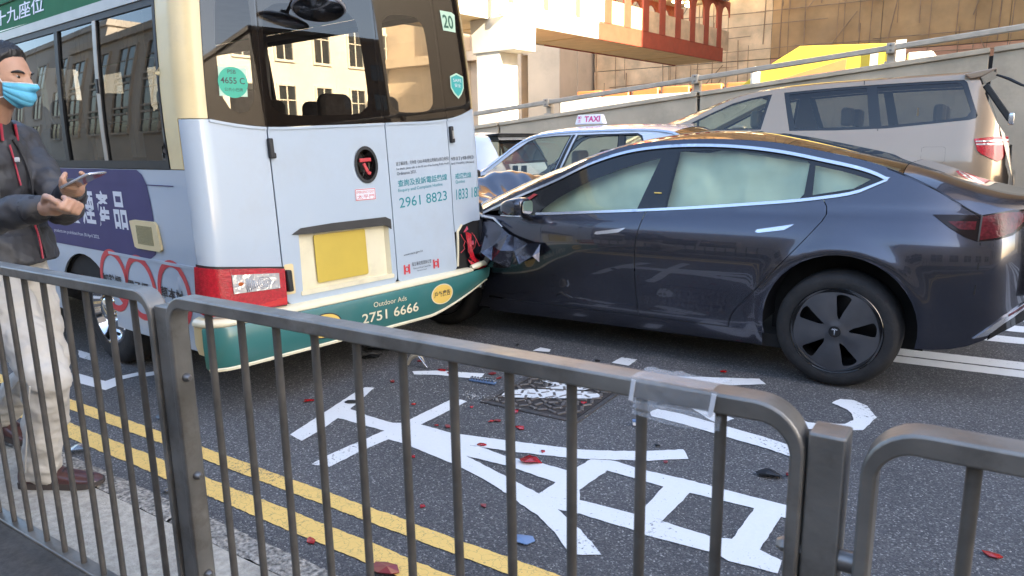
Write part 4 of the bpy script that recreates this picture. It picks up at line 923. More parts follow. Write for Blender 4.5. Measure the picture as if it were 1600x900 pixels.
for far in (False, True):
    nm = lambda s: s
    fd = [(-2.955, .278), (cutF(.278)-G, .278)]+[(cutF(z)-G, z) for z in zz(.278, .952)]+seq(belt, -1.862, -2.955, 24, -.004)
    rd = [(cutF(.278)+G, .278), (cutR(.278)-G, .278)]+[(cutR(z)-G, z) for z in zz(.278, 1.06)]+seq(belt, -.812, -1.853, 24, -.004)+[(cutF(z)+G, z) for z in zz(.955, .278)]
    for shp in (fd, rd): patch('door', shp, cfn(0, far), M_CARG, car, step=.035 if not far else .08, flip=far)
    patch('rocker', [(-3.1, .165), (-1.075, .185), (-1.075, .273), (-3.1, .273)], cfn(0, far), M_CARG, car, step=.04, flip=far)
    q_ = [(-1.28, .275), (-1.075, .275)]+wheel_arc(-.672, .365, .405, 195, -12)[0:]
    q_ += [(-.272, .287), (-.20, .284), (-.123, .292), (-.04, .315), (.03, .35), (.10, .395), (.17, .43), (.29, .47), (.298, .94)]
    q_ += seq(zt, .298, -.80, 40, -.002)+seq(upc, -.80, -.50, 12, .004)+[(-.487, 1.180)]+seq(belt, -.50, -.80, 12, -.004)+[(cutR(z)+G, z) for z in zz(1.065, .278)]
    patch('quarter_panel', q_, cfn(0, far), M_CARG, car, step=.028 if not far else .08, flip=far)
    patch('roof_rail', seq(upc, -3.13, -.80, 40, .002)+seq(zt, -.80, -3.14, 40, -.001), cfn(0, far), M_CARG, car, step=.03 if not far else .08, flip=far)
    # wing and front bumper
    w_ = [(-3.1, .185), (-3.15, .185)]+wheel_arc(-3.555, .365, .40, -27, 207)+[(-3.96, .19), (-4.35, .2), (-4.42, .32), (-4.43, .55), (-4.33, .68), (-4.0, .78), (-3.6, .855), (-3.15, .905), (-3.05, .893), (-2.962, .890), (-2.962, .275), (-3.1, .275)]
    patch('front_wing', w_, cfn(0 if far else -.012, far), M_CARG, car, step=.05, flip=far)
    # glazing: black surround with openings, panes, bright strips
    pF = [(-2.640, .928), (-1.925, .972), (-1.835, 1.296), (-2.053, 1.239), (-2.296, 1.149), (-2.492, 1.049), (-2.60, .973)]
    pF = pF[:3]+smooth_poly([pF[2], pF[3], pF[4], pF[5], pF[6], (-2.642, .935)], 5)[1:-1]
    pR = [(-1.722, .987), (-.935, 1.062), (-.912, 1.092), (-.908, 1.262)]+smooth_poly([(-.925, 1.278), (-1.2, 1.322), (-1.45, 1.342), (-1.706, 1.338)], 5)
    pQ = [(-.865, 1.088), (-.875, 1.253), (-.72, 1.220), (-.575, 1.178), (-.655, 1.128)]
    sur = seq(belt, -3.0, -.62, 40, .006)+[(-.53, 1.165), (-.515, 1.180)]+seq(upc, -.54, -3.0, 50, -.004)
    fr = patch('window_surround', sur, cfn(-.006, far), M_BLKG, car, holes=[pF, pR, pQ], step=.04 if not far else .08, flip=far)
    for pp in (pF, pR, pQ): patch('pane', pp, cfn(-.009, far), M_CGLASS, fr, step=.05, flip=far)
    st = seq(upc, -3.13, -.50, 60, .006)+[(-.478, 1.186)]+seq(upc, -.50, -3.13, 60, -.012)
    patch('bright_strip', st, cfn(.006, far), M_SATIN, car, step=.03 if not far else .08, thick=.006, flip=far)
    sb_ = [(x, z-.007) for x, z in seq(belt, -2.68, -.62, 40)]+[(-.492, 1.168), (-.485, 1.183)]+[(x, z+.010) for x, z in seq(belt, -.62, -2.68, 40)]
    patch('bright_strip', sb_, cfn(.006, far), M_SATIN, car, step=.03 if not far else .08, thick=.006, flip=far)
    # deployed curtain airbags hanging inside the glass
    def bag(x, z, far=far):
        w = .075+.018*noise.noise((x*4, z*6, 3))+.010*noise.noise((x*13, z*9, 9))+.010*math.sin(x*15+z*9)+.03*max(0, math.sin(x*5.2+1.3))*max(0, (1.25-z)*3)
        p = cs(x, z, -w); return (p[0], -p[1] if far else p[1], p[2])
    bagp = seq(lambda x: belt(x)-.03+.03*math.sin(x*7+1)+.02*math.sin(x*15)+(.02 if -1.75 < x < -.95 else 0), -2.80, -.58, 60)+seq(upc, -.58, -2.80, 20, -.01)
    patch('curtain_airbag', bagp, bag, M_BAG, car, step=.03 if not far else .1, flip=far)
    for ox, z0, z1 in ((-1.778, .99, 1.335),): patch('pillar_trim', [(ox-.055, z0-.02), (ox+.045, z0-.01), (ox+.06, z1), (ox-.04, z1)], cfn(-.003, far), M_BLKG, fr, step=.05, flip=far)
    # tail lamp
    tp_ = [(-.255, 1.000), (-.15, 1.002), (-.045, 1.000), (.09, 1.026), (.15, 1.024), (.17, .985), (.14, .935), (.10, .90), (.04, .882), (-.045, .872), (-.10, .892), (-.17, .935)]
    tl = patch('tail_lamp', tp_, cfn(.004, far), M_TAILD, car, step=.02, thick=.008, flip=far)
    patch('red_lens', [(-.185, .968), (-.06, .970), (-.062, .928), (-.13, .930)], cfn(.0055, far), M_TAILR, tl, step=.02, flip=far)
    patch('red_lens', [(-.038, .994), (.06, 1.012), (.14, 1.014), (.155, .98), (.10, .915), (.04, .892), (-.035, .880), (-.046, .90)], cfn(.0055, far), M_TAILR, tl, step=.02, flip=far)
    patch('lamp_seam', [(-.047, .873), (-.040, .873), (-.036, 1.0), (-.044, 1.0)], cfn(.0062, far), M_BLKM, tl, step=.02, flip=far)
    for hx0, hz0, hx1, hz1 in ((-2.196, .808, -1.972, .840), (-1.148, .874, -.936, .908)):
        sl_ = (hz1-hz0)/(hx1-hx0); f = lambda x: hz0+sl_*(x-hx0)
        patch('door_handle', [(hx0, f(hx0)-.004), (hx0+.02, f(hx0+.02)-.012), (hx1-.05, f(hx1-.05)-.012), (hx1-.015, f(hx1)+.002), (hx1, f(hx1)+.014), (hx1-.05, f(hx1-.05)+.012), (hx0+.01, f(hx0+.01)+.008)], cfn(.005, far), M_SATIN, car, step=.03, thick=.008, flip=far)
    ck = seq(zt, -.50, -.02, 20, -.010)
    decal('shut_line', [poly2d(ck+[(x, z+.006) for x, z in ck[::-1]])], cfn(.0012, far), M_DARK, car)
    decal('shut_line', [poly2d([(-.036, .868), (-.033, .75), (-.037, .60), (-.031, .60), (-.027, .75), (-.030, .868)])], cfn(.0012, far), M_DARK, car)
    patch('bumper_trim', [(-.02, .36), (.03, .405), (.10, .47), (.18, .53), (.29, .575), (.29, .555), (.19, .50), (.10, .435), (.04, .378)], cfn(.008, far), M_SATIN, car, step=.03, thick=.008, flip=far)
    patch('rear_diffuser', [(.045, .352), (.10, .388), (.17, .42), (.285, .455), (.285, .55), (.18, .505), (.11, .45), (.06, .395)], cfn(.004, far), M_BLKG, car, step=.03, thick=.006, flip=far)
    patch('rear_reflector', [(.12, .475), (.20, .520), (.20, .532), (.12, .487)], cfn(.010, far), M_TAILR, car, step=.03, thick=.003, flip=far)
# quick camera lamp on the pillar, little badge camera
patch('side_camera', rrect(-1.825, 1.072, -1.775, 1.079, .002, 2), cfn(.004), M_YELLOW, car, step=.03, thick=.004)
# roof, windscreen, rear window and boot lid as lofts over the roof rails
zc = sinterp([(-3.60, .93), (-3.3, .985), (-2.95, 1.135), (-2.65, 1.262), (-2.38, 1.356), (-2.09, 1.420), (-1.81, 1.459), (-1.55, 1.470), (-1.3, 1.450), (-1.1, 1.415), (-.85, 1.362), (-.64, 1.312), (-.3, 1.222), (-.04, 1.128), (.15, 1.085), (.305, 1.082)])
def top(x, v):
    s = 1-(2*v-1)**2
    xs = x - (.42*max(0, min(1, (-2.3-x)/.8))*s if x < -2.3 else 0)
    y0 = CY0+car_in(x, zt(x)); y = y0+(2*CYC-2*y0)*v
    s2 = 1-abs(2*v-1)**(2.6+4.2*max(0, min(1, (x+.75)/.4)))
    return (xs-CX, y-CYC, zt(x)+(zc(xs if x < -2.3 else x)-zt(x))*s2)
def loft(name, xa, xb, m, n=30):
    b = MB(); b.grid(lambda u, v: top(xa+(xb-xa)*u, v), n, 32); return b.build(name, m, car, smooth=True, angle=180)
loft('windscreen', -3.14, -2.25, M_WSG); loft('roof_panel', -2.246, -1.05, M_ROOFG); loft('rear_window', -1.045, -.42, M_WSG); loft('boot_lid', -.416, .300, M_CARG)
rf_ = MB(); rf_.grid(lambda u, v: (.30-CX+.01*math.sin(math.pi*v)-.0+(.035 if v > .8 else 0)*0, (CY0+.33-CYC)*(1-2*u), .54+.42*v), 20, 8); rf_.build('rear_bumper', M_CARG, car, smooth=True)
MB().grid(lambda u, v: (.304-CX, (CY0+.35-CYC)*(1-2*u), .955+.127*v*(1-(2*u-1)**2*.9)), 20, 2).build('boot_end', M_BLKG, car)
patch('number_plate', [(4.95, .80), (5.46, .80), (5.46, .92), (4.95, .92)], lambda y, z: (.325-CX, y-CYC, z), M_YELPLATE, car, step=.2, thick=.006)
# closed floor so nothing shines through, and the dark insides
MB().box((-4.3-CX, -.80, .16), (-.45-CX, .80, .24)).box((-4.2-CX, -.78, .24), (-3.05-CX, .78, .62)).build('underbody', M_UNDER, car)
for cx in (-.672, -3.555):
    for s in (-1, 1):
        b = MB(); b.grid(lambda u, v: (cx-CX+.41*math.cos(R(-5+190*u)), s*(.905-.30*v), .365+.41*math.sin(R(-5+190*u))), 20, 1); b.build('wheel_arch_liner', M_UNDER, car, smooth=True, fix=False)
        MB().box((cx-CX-.42, s*.60-.01, .2), (cx-CX+.42, s*.60+.01, .82)).build('wheel_well', M_UNDER, car)
for x in (-2.45, -1.45):
    for y in (-.38, .38):
        sb2 = MB(); sb2.box((x-CX-.28, y-.25, .45), (x-CX+.25, y+.25, .62)); sb2.prism([(x-CX+.17, .6), (x-CX+.32, .6), (x-CX+.42, 1.13), (x-CX+.33, 1.16)], 'y', y-.23, y+.23); sb2.build('seat', M_SEAT, car, bevel=.04)
# wheels with five-slot covers
def car_wheel(x, s, turn=0.0, spin=8.0):
    root = bpy.data.objects.new('wheel', None); COL.objects.link(root); root.parent = car; root.location = (x-CX, s*.80, .334)
    root.rotation_euler = (0, 0, (0 if s < 0 else math.pi)+turn)
    MB().lathe([(.232, -.105), (.25, -.116), (.29, -.120), (.318, -.108), (.332, -.08), (.334, -.03), (.334, .03), (.332, .08), (.318, .105), (.27, .115), (.232, .10), (.225, 0), (.232, -.105)], 56, 'y').build('tyre', M_TYRE, root, smooth=True, angle=50)
    rim = MB().lathe([(.238, -.108), (.232, -.117), (.222, -.110), (.215, -.06), (.20, .0), (.05, .0), (0, .0)], 48, 'y').build('rim', M_RIMD, root, smooth=True, angle=50)
    sp = MB()
    for k in range(5):
        a = R(spin+72*k+36); sp.bar((.03*math.cos(a), -.045, .03*math.sin(a)), (.215*math.cos(a), -.055, .215*math.sin(a)), .05, .03, (0, 1, 0))
    sp.build('rim_spoke', M_RIMD, rim, bevel=.008)
    def blade(a):
        def pt(r, da): t = R(a+da); return (r*math.cos(t), r*math.sin(t))
        return [pt(.068, -4), pt(.11, -8), pt(.155, -10.5), pt(.188, -11), pt(.196, -6), pt(.198, 3), pt(.190, 11), pt(.165, 11.5), pt(.125, 10), pt(.085, 7)]
    def dish(u, v):
        r = math.hypot(u, v); ang = math.atan2(v, u)
        y = -.104-.020*(1-(r/.226)**2)+.004*math.sin(5*(ang-R(spin))+.7)*min(1, r/.1)
        if r < .055: y -= .008*(1-(r/.055)**2)
        return (u, y, v)
    cv = patch('wheel_cover', circ(0, 0, .226, .226, 60), dish, M_COVER, root, holes=[smooth_poly(blade(spin+72*k), 3, True) for k in range(5)], step=.012, thick=.006)
    MB().lathe([(.2265, -.110), (.2295, -.113), (.232, -.110)], 60, 'y').build('cover_edge', M_BLKG, cv, smooth=True)
    b = MB(); b.lathe([(.031, -.1335), (.030, -.136), (0, -.1365)], 28, 'y'); b.build('cover_cap', M_RIMD, cv, smooth=True)
    tm = [(-.016, .012), (-.010, .0165), (0, .018), (.010, .0165), (.016, .012), (.011, .009), (.005, .0105), (.0035, .009), (.0012, -.017), (-.0012, -.017), (-.0035, .009), (-.005, .0105), (-.011, .009)]
    MB().prism(tm, 'y', -.138, -.1362).build('wheel_emblem', M_SATIN, cv)
    cv.scale = (1.07, 1, 1.07); cv.location = (0, -.006, 0)
    return root
w1 = car_wheel(-.672, -1, spin=8); car_wheel(-3.555, -1, R(6), 30); car_wheel(-.672, 1); car_wheel(-3.555, 1)
# door mirror
def mirr(u, v):
    a = 2*math.pi*u; ph = -math.pi/2+math.pi*v; e = .55
    sg = lambda t, p: math.copysign(abs(t)**p, t)
    c_ = sg(math.cos(ph), e)
    x, y, z = .115*sg(math.cos(a), .8)*c_, .085*sg(math.sin(a), .8)*c_, .068*sg(math.sin(ph), .8)
    k = .78+.22*min(1, (x+.115)/.16); z = z*k-.012*(1-k)*4
    if x > .075: x = .075+(x-.075)*.25
    return (x, y, z)
mo = MB().grid(mirr, 36, 20).build('door_mirror', M_CARG, car, smooth=True, angle=180); mo.location = (-2.745-CX, 4.175-CYC, .972)
MB().box((-.09, -.07, -.062), (.07, .075, -.052)).build('mirror_trim', M_SATIN, mo, bevel=.004)
mg_ = MB(); mg_.prism(rrect(-.062, -.045, .062, .045, .03), 'x', .092, .096); mg_.build('mirror_glass', M_CHROME, mo)
MB().bar((-.01, .05, -.05), (-.05, .19, -.062), .055, .03).build('mirror_foot', M_BLKM, mo, bevel=.006)
patch('pillar_reflector', [(-2.93, .915), (-2.88, .915), (-2.70, 1.045), (-2.73, 1.05)], cfn(.003), mat('red_scuff', (.40, .05, .05), .3), car, step=.03)
# torn, folded wing hanging over the door
CR = [(-3.20, .895, .00), (-3.141, .830, .03), (-2.995, .852, .02), (-2.903, .792, .03), (-2.856, .765, .035), (-2.815, .752, .03), (-2.700, .594, .16), (-2.608, .645, .12), (-2.597, .715, .03), (-2.58, .665, .07), (-2.566, .604, .10),
      (-3.079, .513, .04), (-2.831, .542, .08), (-2.735, .575, .12), (-3.084, .628, .15), (-3.026, .651, .155), (-2.956, .69, .10), (-2.86, .67, .14), (-2.773, .668, .10), (-2.690, .715, .045), (-2.74, .645, .135), (-3.05, .75, .06), (-2.93, .60, .15), (-3.14, .70, .08)]
vs2, es2, fs2, *_ = delaunay_2d_cdt([Vector(p[:2]) for p in CR], [(0, 1), (1, 2), (2, 3), (3, 4), (4, 5), (5, 19), (19, 8), (8, 7), (7, 9), (9, 10), (10, 7), (7, 13), (13, 12), (12, 11), (11, 14), (4, 18), (18, 6), (4, 16), (16, 15), (15, 14)], [], 0, 1e-6)
bnd = [CR[i][:2] for i in (0, 1, 2, 3, 4, 5, 19, 8, 9, 10, 7, 6, 13, 12, 11, 14, 23)]
b = MB(); V2 = [tuple(v) for v in vs2]; keep = [f for f in fs2 if inside(np.array([np.mean([V2[i] for i in f], 0)]), bnd)[0]]
vv = []
for x, z in V2:
    o_ = min(CR, key=lambda p: (p[0]-x)**2+(p[1]-z)**2)[2]; vv.append(cs(x, z, .004+o_))
b.add(vv, keep); cw = b.build('crumpled_wing', M_CARG, car, fix=True); md = cw.modifiers.new('s', 'SUBSURF'); md.subdivision_type = 'SIMPLE'; md.levels = md.render_levels = 3
tx = bpy.data.textures.new('dents', 'CLOUDS'); tx.noise_scale = .20; md = cw.modifiers.new('d', 'DISPLACE'); md.texture = tx; md.strength = .014; md.mid_level = .5
md = cw.modifiers.new('t', 'SOLIDIFY'); md.thickness = .002
tag(cw, 'crumpled front wing torn away and folded over the door')
# bright satin edge along the fold and black inner parts where the wing is torn open
b = MB(); b.tube([cs(x, z, o) for x, z, o in ((-3.19, .905, .01), (-3.10, .872, .03), (-2.99, .86, .05), (-2.90, .81, .062))], [.010, .014, .012, .006], 6); b.build('bright_edge', M_SATIN, cw, smooth=True)
patch('torn_liner', [(-3.42, .52), (-3.07, .54), (-3.075, .62), (-3.12, .86), (-3.22, .93), (-3.45, .88)], cfn(.004), M_BLKM, car, step=.04)
b = MB()
for k in range(4): b.tube([cs(-3.12-.02*k, .82-.08*k+.02*math.sin(9*t), -.0+.05*math.sin(3*t+k)) if False else cs(-3.12-.09*t, .82-.07*k-.10*t, .03+.03*math.sin(4*t+k)) for t in np.linspace(0, 1, 6)], .006, 5)
b.build('dangling_bracket', M_BLKM, car)
# bonnet pushed up into a tent in front of the windscreen
def hood(u, v):
    x = -3.30-1.12*u; y = 4.40+1.60*v; s = 1-(2*v-1)**2
    base = .905-.30*max(0, (-3.3-x)/1.15)**1.6+.055*s
    fold = .22*math.exp(-((x+3.52+.10*math.sin(v*5))/.19)**2)*(.55+.45*s)+(.020*math.sin(v*13+u*6)+.012*abs(math.sin(v*24-u*9)))*math.exp(-((x+3.5)/.3)**2)+.02*noise.noise((x*7, y*7, 4))
    return (x-CX, y-CYC, base+fold)
b = MB(); b.grid(hood, 50, 50); ho = b.build('bonnet', M_CARG, car, smooth=True, fix=True, angle=180); tag(ho, 'bonnet buckled upward by the crash')
MB().grid(lambda u, v: (-3.25-CX-.32*u, 4.42+1.56*v-CYC, .89+.06*math.sin(math.pi*u)), 6, 10).build('scuttle', M_BLKM, car)
# ------------------------------------------------------------------ queueing traffic in the far lanes: red and silver taxi, champagne people carrier, white hatchback
M_SILVER = mat('silver_car_paint', (0.60, 0.64, 0.70), 0.25, metal=.15, coat=1.0, var=.02)
M_TRED = mat('red_car_paint', (0.42, 0.02, 0.025), 0.25, coat=1.0, var=.03)
M_CHAMP = mat('champagne_car_paint', (0.33, 0.245, 0.165), 0.32, metal=.35, coat=1.0, var=.03, scale=3)
M_WCAR = mat('white_car_paint', (0.66, 0.69, 0.74), 0.22, coat=1.0, var=.02)
M_TGLASS = glass('taxi_glass', (.78, .84, .76), 1.1); M_PGLASS = glass('privacy_glass', (.50, .50, .46), 1.2)
def make_vehicle(root, y0, width, lean, zb, ends, crown=.05):
    """Returns near/far side maps and a roof loft for one car; ends = (front x, rear x, plan rounding)."""
    yc = y0+width/2; ox, oy, oz = root.location
    def inn(x, z):
        d = lean(z); xf, xr, rr = ends
        if x < xf+rr: d += .30*min(1.3, ((xf+rr-x)/rr))**2.4
        if x > xr-rr: d += .30*min(1.3, ((x-xr+rr)/rr))**2.4
        return d
    def side(off=0.0, far=False):
        def g(x, z):
            f = lambda x, z: np.array((x-ox, y0+inn(x, z)-oy, z-oz)); p = f(x, z)
            if off:
                e = 1e-3; n = np.cross(f(x+e, z)-f(x-e, z), f(x, z+e)-f(x, z-e)); p = p+n/np.linalg.norm(n)*off
            return (p[0], 2*(yc-oy)-p[1] if far else p[1], p[2])
        return g
    def loft(name, pts, m, xa, xb, n=24, crown=crown, shift=None):
        f = sinterp(pts); b = MB()
        def t(u, v):
            x = xa+(xb-xa)*u; yn = y0+inn(x, f(x)); s = 1-abs(2*v-1)**2.3
            dx = shift(x)*s if shift else 0
            return (x+dx-ox, yn+(2*yc-2*yn)*v-oy, f(x)+crown*s-oz)
        b.grid(t, n, 20); return b.build(name, m, root, smooth=True, angle=180)
    return side, loft, inn
def simple_wheel(root, x, y, z, r, s, m):
    t = MB().lathe([(r*.66, -.09), (r*.8, -.10), (r*.95, -.09), (r, -.05), (r, .05), (r*.95, .09), (r*.66, .09)], 32, 'y', (x, y, z)).build('wheel', M_TYRE, root, smooth=True, angle=50)
    rr = MB().lathe([(r*.67, -.085), (r*.62, -.07), (r*.5, -.05), (r*.2, -.075), (0, -.078)], 32, 'y', (x, y, z)).build('rim', m, t, smooth=True, angle=50)
    if s > 0:
        for o in (t, rr): 
            for v in o.data.vertices: v.co.y = 2*y-v.co.y
    return t
def cabin(root, side_y, xs, zseat, ztop, width, ox, oz, m=None):
    for x in xs:
        for k in (-.30, .30):
            y = side_y+k*width*.85
            s = MB().prism([(x-.30, zseat), (x+.18, zseat-.03), (x+.34, ztop-.22), (x+.24, ztop-.20), (x+.10, zseat+.12), (x-.30, zseat+.13)], 'y', y-.22, y+.22).build('seat', m or M_SEAT, root, bevel=.04)
            MB().prism(rrect(x+.24, ztop-.20, x+.35, ztop, .04), 'y', y-.12, y+.12).build('headrest', m or M_SEAT, s, bevel=.03)
# ---- taxi
TZ = .035
taxi = empty('taxi', (-4.0, 7.5, TZ), 0, 'red taxi with silver roof and lit white roof sign, half hidden by the dark saloon', 'taxi')
t_in = sinterp([(.15, .07), (.35, .03), (.6, .0), (.8, .0), (.95, .02), (1.02, .06), (1.2, .13), (1.4, .215), (1.5, .28), (1.56, .36)])
side, tloft, inn = make_vehicle(taxi, 6.62, 1.70, t_in, 1.0, (-6.15, -1.45, .55))
t_top = [(-5.10, .99), (-4.94, 1.06), (-4.70, 1.225), (-4.45, 1.41), (-4.30, 1.478), (-4.10, 1.512), (-3.6, 1.532), (-3.1, 1.532), (-2.80, 1.515), (-2.62, 1.475), (-2.40, 1.33), (-2.05, 1.055)]
tt = sinterp(t_top)
fw_ = [(-4.90, 1.035), (-4.74, 1.125), (-4.52, 1.29), (-4.33, 1.420), (-4.22, 1.462), (-4.0, 1.480), (-3.80, 1.482), (-3.86, 1.30), (-3.955, 1.015)]
rw_ = [(-3.885, 1.018), (-3.79, 1.30), (-3.735, 1.482), (-3.05, 1.487), (-2.99, 1.46), (-2.90, 1.30), (-2.86, 1.03)]
for far in (False, True):
    low_ = [(-6.12, .30), (-5.75, .22)]+wheel_arc(-5.30, .33, .36, 190, -10, 16)[::1]+[(-4.9, .2), (-2.9, .2)]+wheel_arc(-2.50, .33, .36, 190, -10, 16)+[(-2.1, .25), (-1.47, .32), (-1.45, .75), (-1.50, .98), (-2.05, 1.03), (-2.9, 1.0), (-5.08, .97), (-5.6, .92), (-6.05, .80), (-6.15, .6)]
    patch('body_side', low_, side(0, far), M_TRED, taxi, step=.06, flip=far)
    up_ = [(-5.06, .972), (-2.9, 1.002), (-2.08, 1.032)]+seq(tt, -2.07, -5.08, 40, -.0)
    fr = patch('roof_side', up_, side(0, far), M_SILVER, taxi, holes=[fw_, rw_], step=.05, flip=far)
    for w in (fw_, rw_):
        c = np.mean(w, 0); inner = [(c[0]+(x-c[0])*.95, c[1]+(z-c[1])*.92) for x, z in w]
        rubber = patch('window_rubber', w, side(-.004, far), M_BLKM, taxi, holes=[inner], step=.05, flip=far)
        patch('pane', w, side(-.009, far), M_TGLASS, rubber, step=.08, flip=far)
    patch('drip_rail', seq(tt, -4.85, -2.30, 40, -.010)+seq(tt, -2.30, -4.85, 40, -.026), side(.010, far), M_SATIN, taxi, step=.05, thick=.012, flip=far)
    patch('pillar_strip', [(-3.945, 1.02), (-3.90, 1.02), (-3.755, 1.482), (-3.79, 1.482)], side(.004, far), M_BLKM, taxi, step=.05, flip=far)
    MB().prism(rrect(-4.98, 1.02, -4.80, 1.12, .03), 'y', (6.50-7.5) if not far else (8.44-7.5)-.1, (6.60-7.5) if not far else (8.44-7.5)).build('door_mirror', M_BLKM, taxi, bevel=.02).location = (4.0, 0, -TZ)
sh = lambda x: -.30*max(0, min(1, (-4.1-x)/.9)) + (.24*max(0, min(1, (x+2.75)/.6)) if x > -2.75 else 0)
tloft('windscreen', t_top, M_TGLASS, -5.10, -4.24, shift=sh); tloft('roof', t_top, M_SILVER, -4.238, -2.66, crown=.055, shift=sh); tloft('rear_window', t_top, M_TGLASS, -2.658, -2.06, shift=sh)
tloft('bonnet', [(-6.15, .72), (-6.05, .80), (-5.6, .92), (-5.08, .97)], M_TRED, -6.14, -5.06, crown=.05); tloft('boot_lid', [(-2.05, 1.03), (-1.50, .98), (-1.45, .9)], M_TRED, -2.06, -1.46, crown=.04)
MB().box((-2.0, -.78, .16), (2.35, .78, .30)).build('underbody', M_UNDER, taxi)
MB().grid(lambda u, v: (-2.12+.02*math.sin(u*3), -.72+1.44*v, .25+.52*u), 6, 6).build('front_panel', M_TRED, taxi); MB().grid(lambda u, v: (2.53, -.72+1.44*v, .3+.62*u), 6, 6).build('rear_panel', M_TRED, taxi)
for x in (-5.30, -2.50):
    simple_wheel(taxi, x+4.0, 6.75-7.5, .32, .32, -1, M_SATIN); simple_wheel(taxi, x+4.0, 8.19-7.5, .32, .32, 1, M_SATIN)
cabin(taxi, 0, (-4.15+4, -3.15+4), .55, 1.28, 1.3, 0, 0, mat('taxi_seat', (.20, .15, .11), .7))
b = MB().lathe([(.175, -.012), (.19, 0), (.175, .012)], 24, 'x', (0, 0, 0)).build('steering_wheel', M_BLKM, taxi, smooth=True); b.location = (-.52, .36, .95); b.rotation_euler = (0, R(-25), 0)
MB().prism([(-.95, .80), (-.55, .86), (-.60, 1.00), (-1.0, .97)], 'y', -.68, .68).build('dashboard', M_BLKM, taxi, bevel=.03)
for x in (-.62, -.50): MB().box((x, -.55, .99), (x+.03, -.46, 1.12)).build('meter_screen', M_BLKM, taxi, bevel=.01)
# roof sign, a sealed lamp on the roof
ts = MB(); r0, r1 = [(-.175, -.06), (.185, -.06), (.185, .06), (-.175, .06)], [(-.150, -.035), (.155, -.035), (.155, .035), (-.150, .035)]
ts.add([(x, y, 1.555) for x, y in r0]+[(x, y, 1.662) for x, y in r1], [(3, 2, 1, 0), (4, 5, 6, 7)]+[(i, (i+1) % 4, 4+(i+1) % 4, 4+i) for i in range(4)])
M_SIGN = mat('white_roof_sign', (.78, .74, .74), .35); M_PINK = mat('magenta_print', (.62, .05, .20), .4)
so_ = ts.build('roof_sign', M_SIGN, taxi, bevel=.012, seg=3); so_.location = (.10, 0, .012)
sgn = lambda x, z: (x, -.0615+(z-1.555)*.234, z)
decal('sign_lettering', [fit_text('TAXI', -.055, 1.580, .142, 1.645, .035)], sgn, M_PINK, so_)
decal('sign_lettering', [fit_text('的', -.140, 1.615, -.095, 1.648, .02), fit_text('士', -.140, 1.578, -.095, 1.610, .02)], sgn, M_PINK, so_)
# ---- champagne people carrier
MZ = .075
mpv = empty('people_carrier', (-2.4, 9.4, MZ), 0, 'tall champagne coloured people carrier with rear wiper lifted', 'people carrier')
m_in = sinterp([(.2, .08), (.4, .03), (.7, .0), (1.0, .0), (1.25, .03), (1.45, .085), (1.7, .155), (1.9, .225), (1.98, .275), (2.04, .36)])
side, mloft, inn = make_vehicle(mpv, 8.5, 1.83, m_in, 1.4, (-4.85, .12, .45))
m_top = [(-3.85, 1.36), (-3.45, 1.52), (-3.21, 1.625), (-2.95, 1.745), (-2.66, 1.870), (-2.45, 1.925), (-2.25, 1.955), (-1.8, 1.982), (-1.2, 1.997), (-.6, 2.008), (-.25, 2.012)]
mt_ = sinterp(m_top)
mf = [(-3.30, 1.525), (-3.15, 1.60), (-2.90, 1.715), (-2.66, 1.818), (-2.45, 1.872), (-2.215, 1.905), (-2.29, 1.510)]
mr_ = smooth_poly([(-2.085, 1.915), (-1.65, 1.937), (-1.2, 1.951), (-.70, 1.957), (-.355, 1.955)], 4)+[(-.325, 1.93), (-.205, 1.60), (-.215, 1.575), (-.27, 1.558), (-1.0, 1.493), (-1.5, 1.484), (-1.975, 1.490)]
m1 = [(-1.915, 1.515), (-2.025, 1.893), (-1.55, 1.917), (-1.235, 1.925), (-1.165, 1.52)]
m2 = [(-1.135, 1.925), (-.75, 1.932), (-.40, 1.930), (-.365, 1.905), (-.265, 1.64), (-.30, 1.59), (-.55, 1.56), (-1.05, 1.52)]
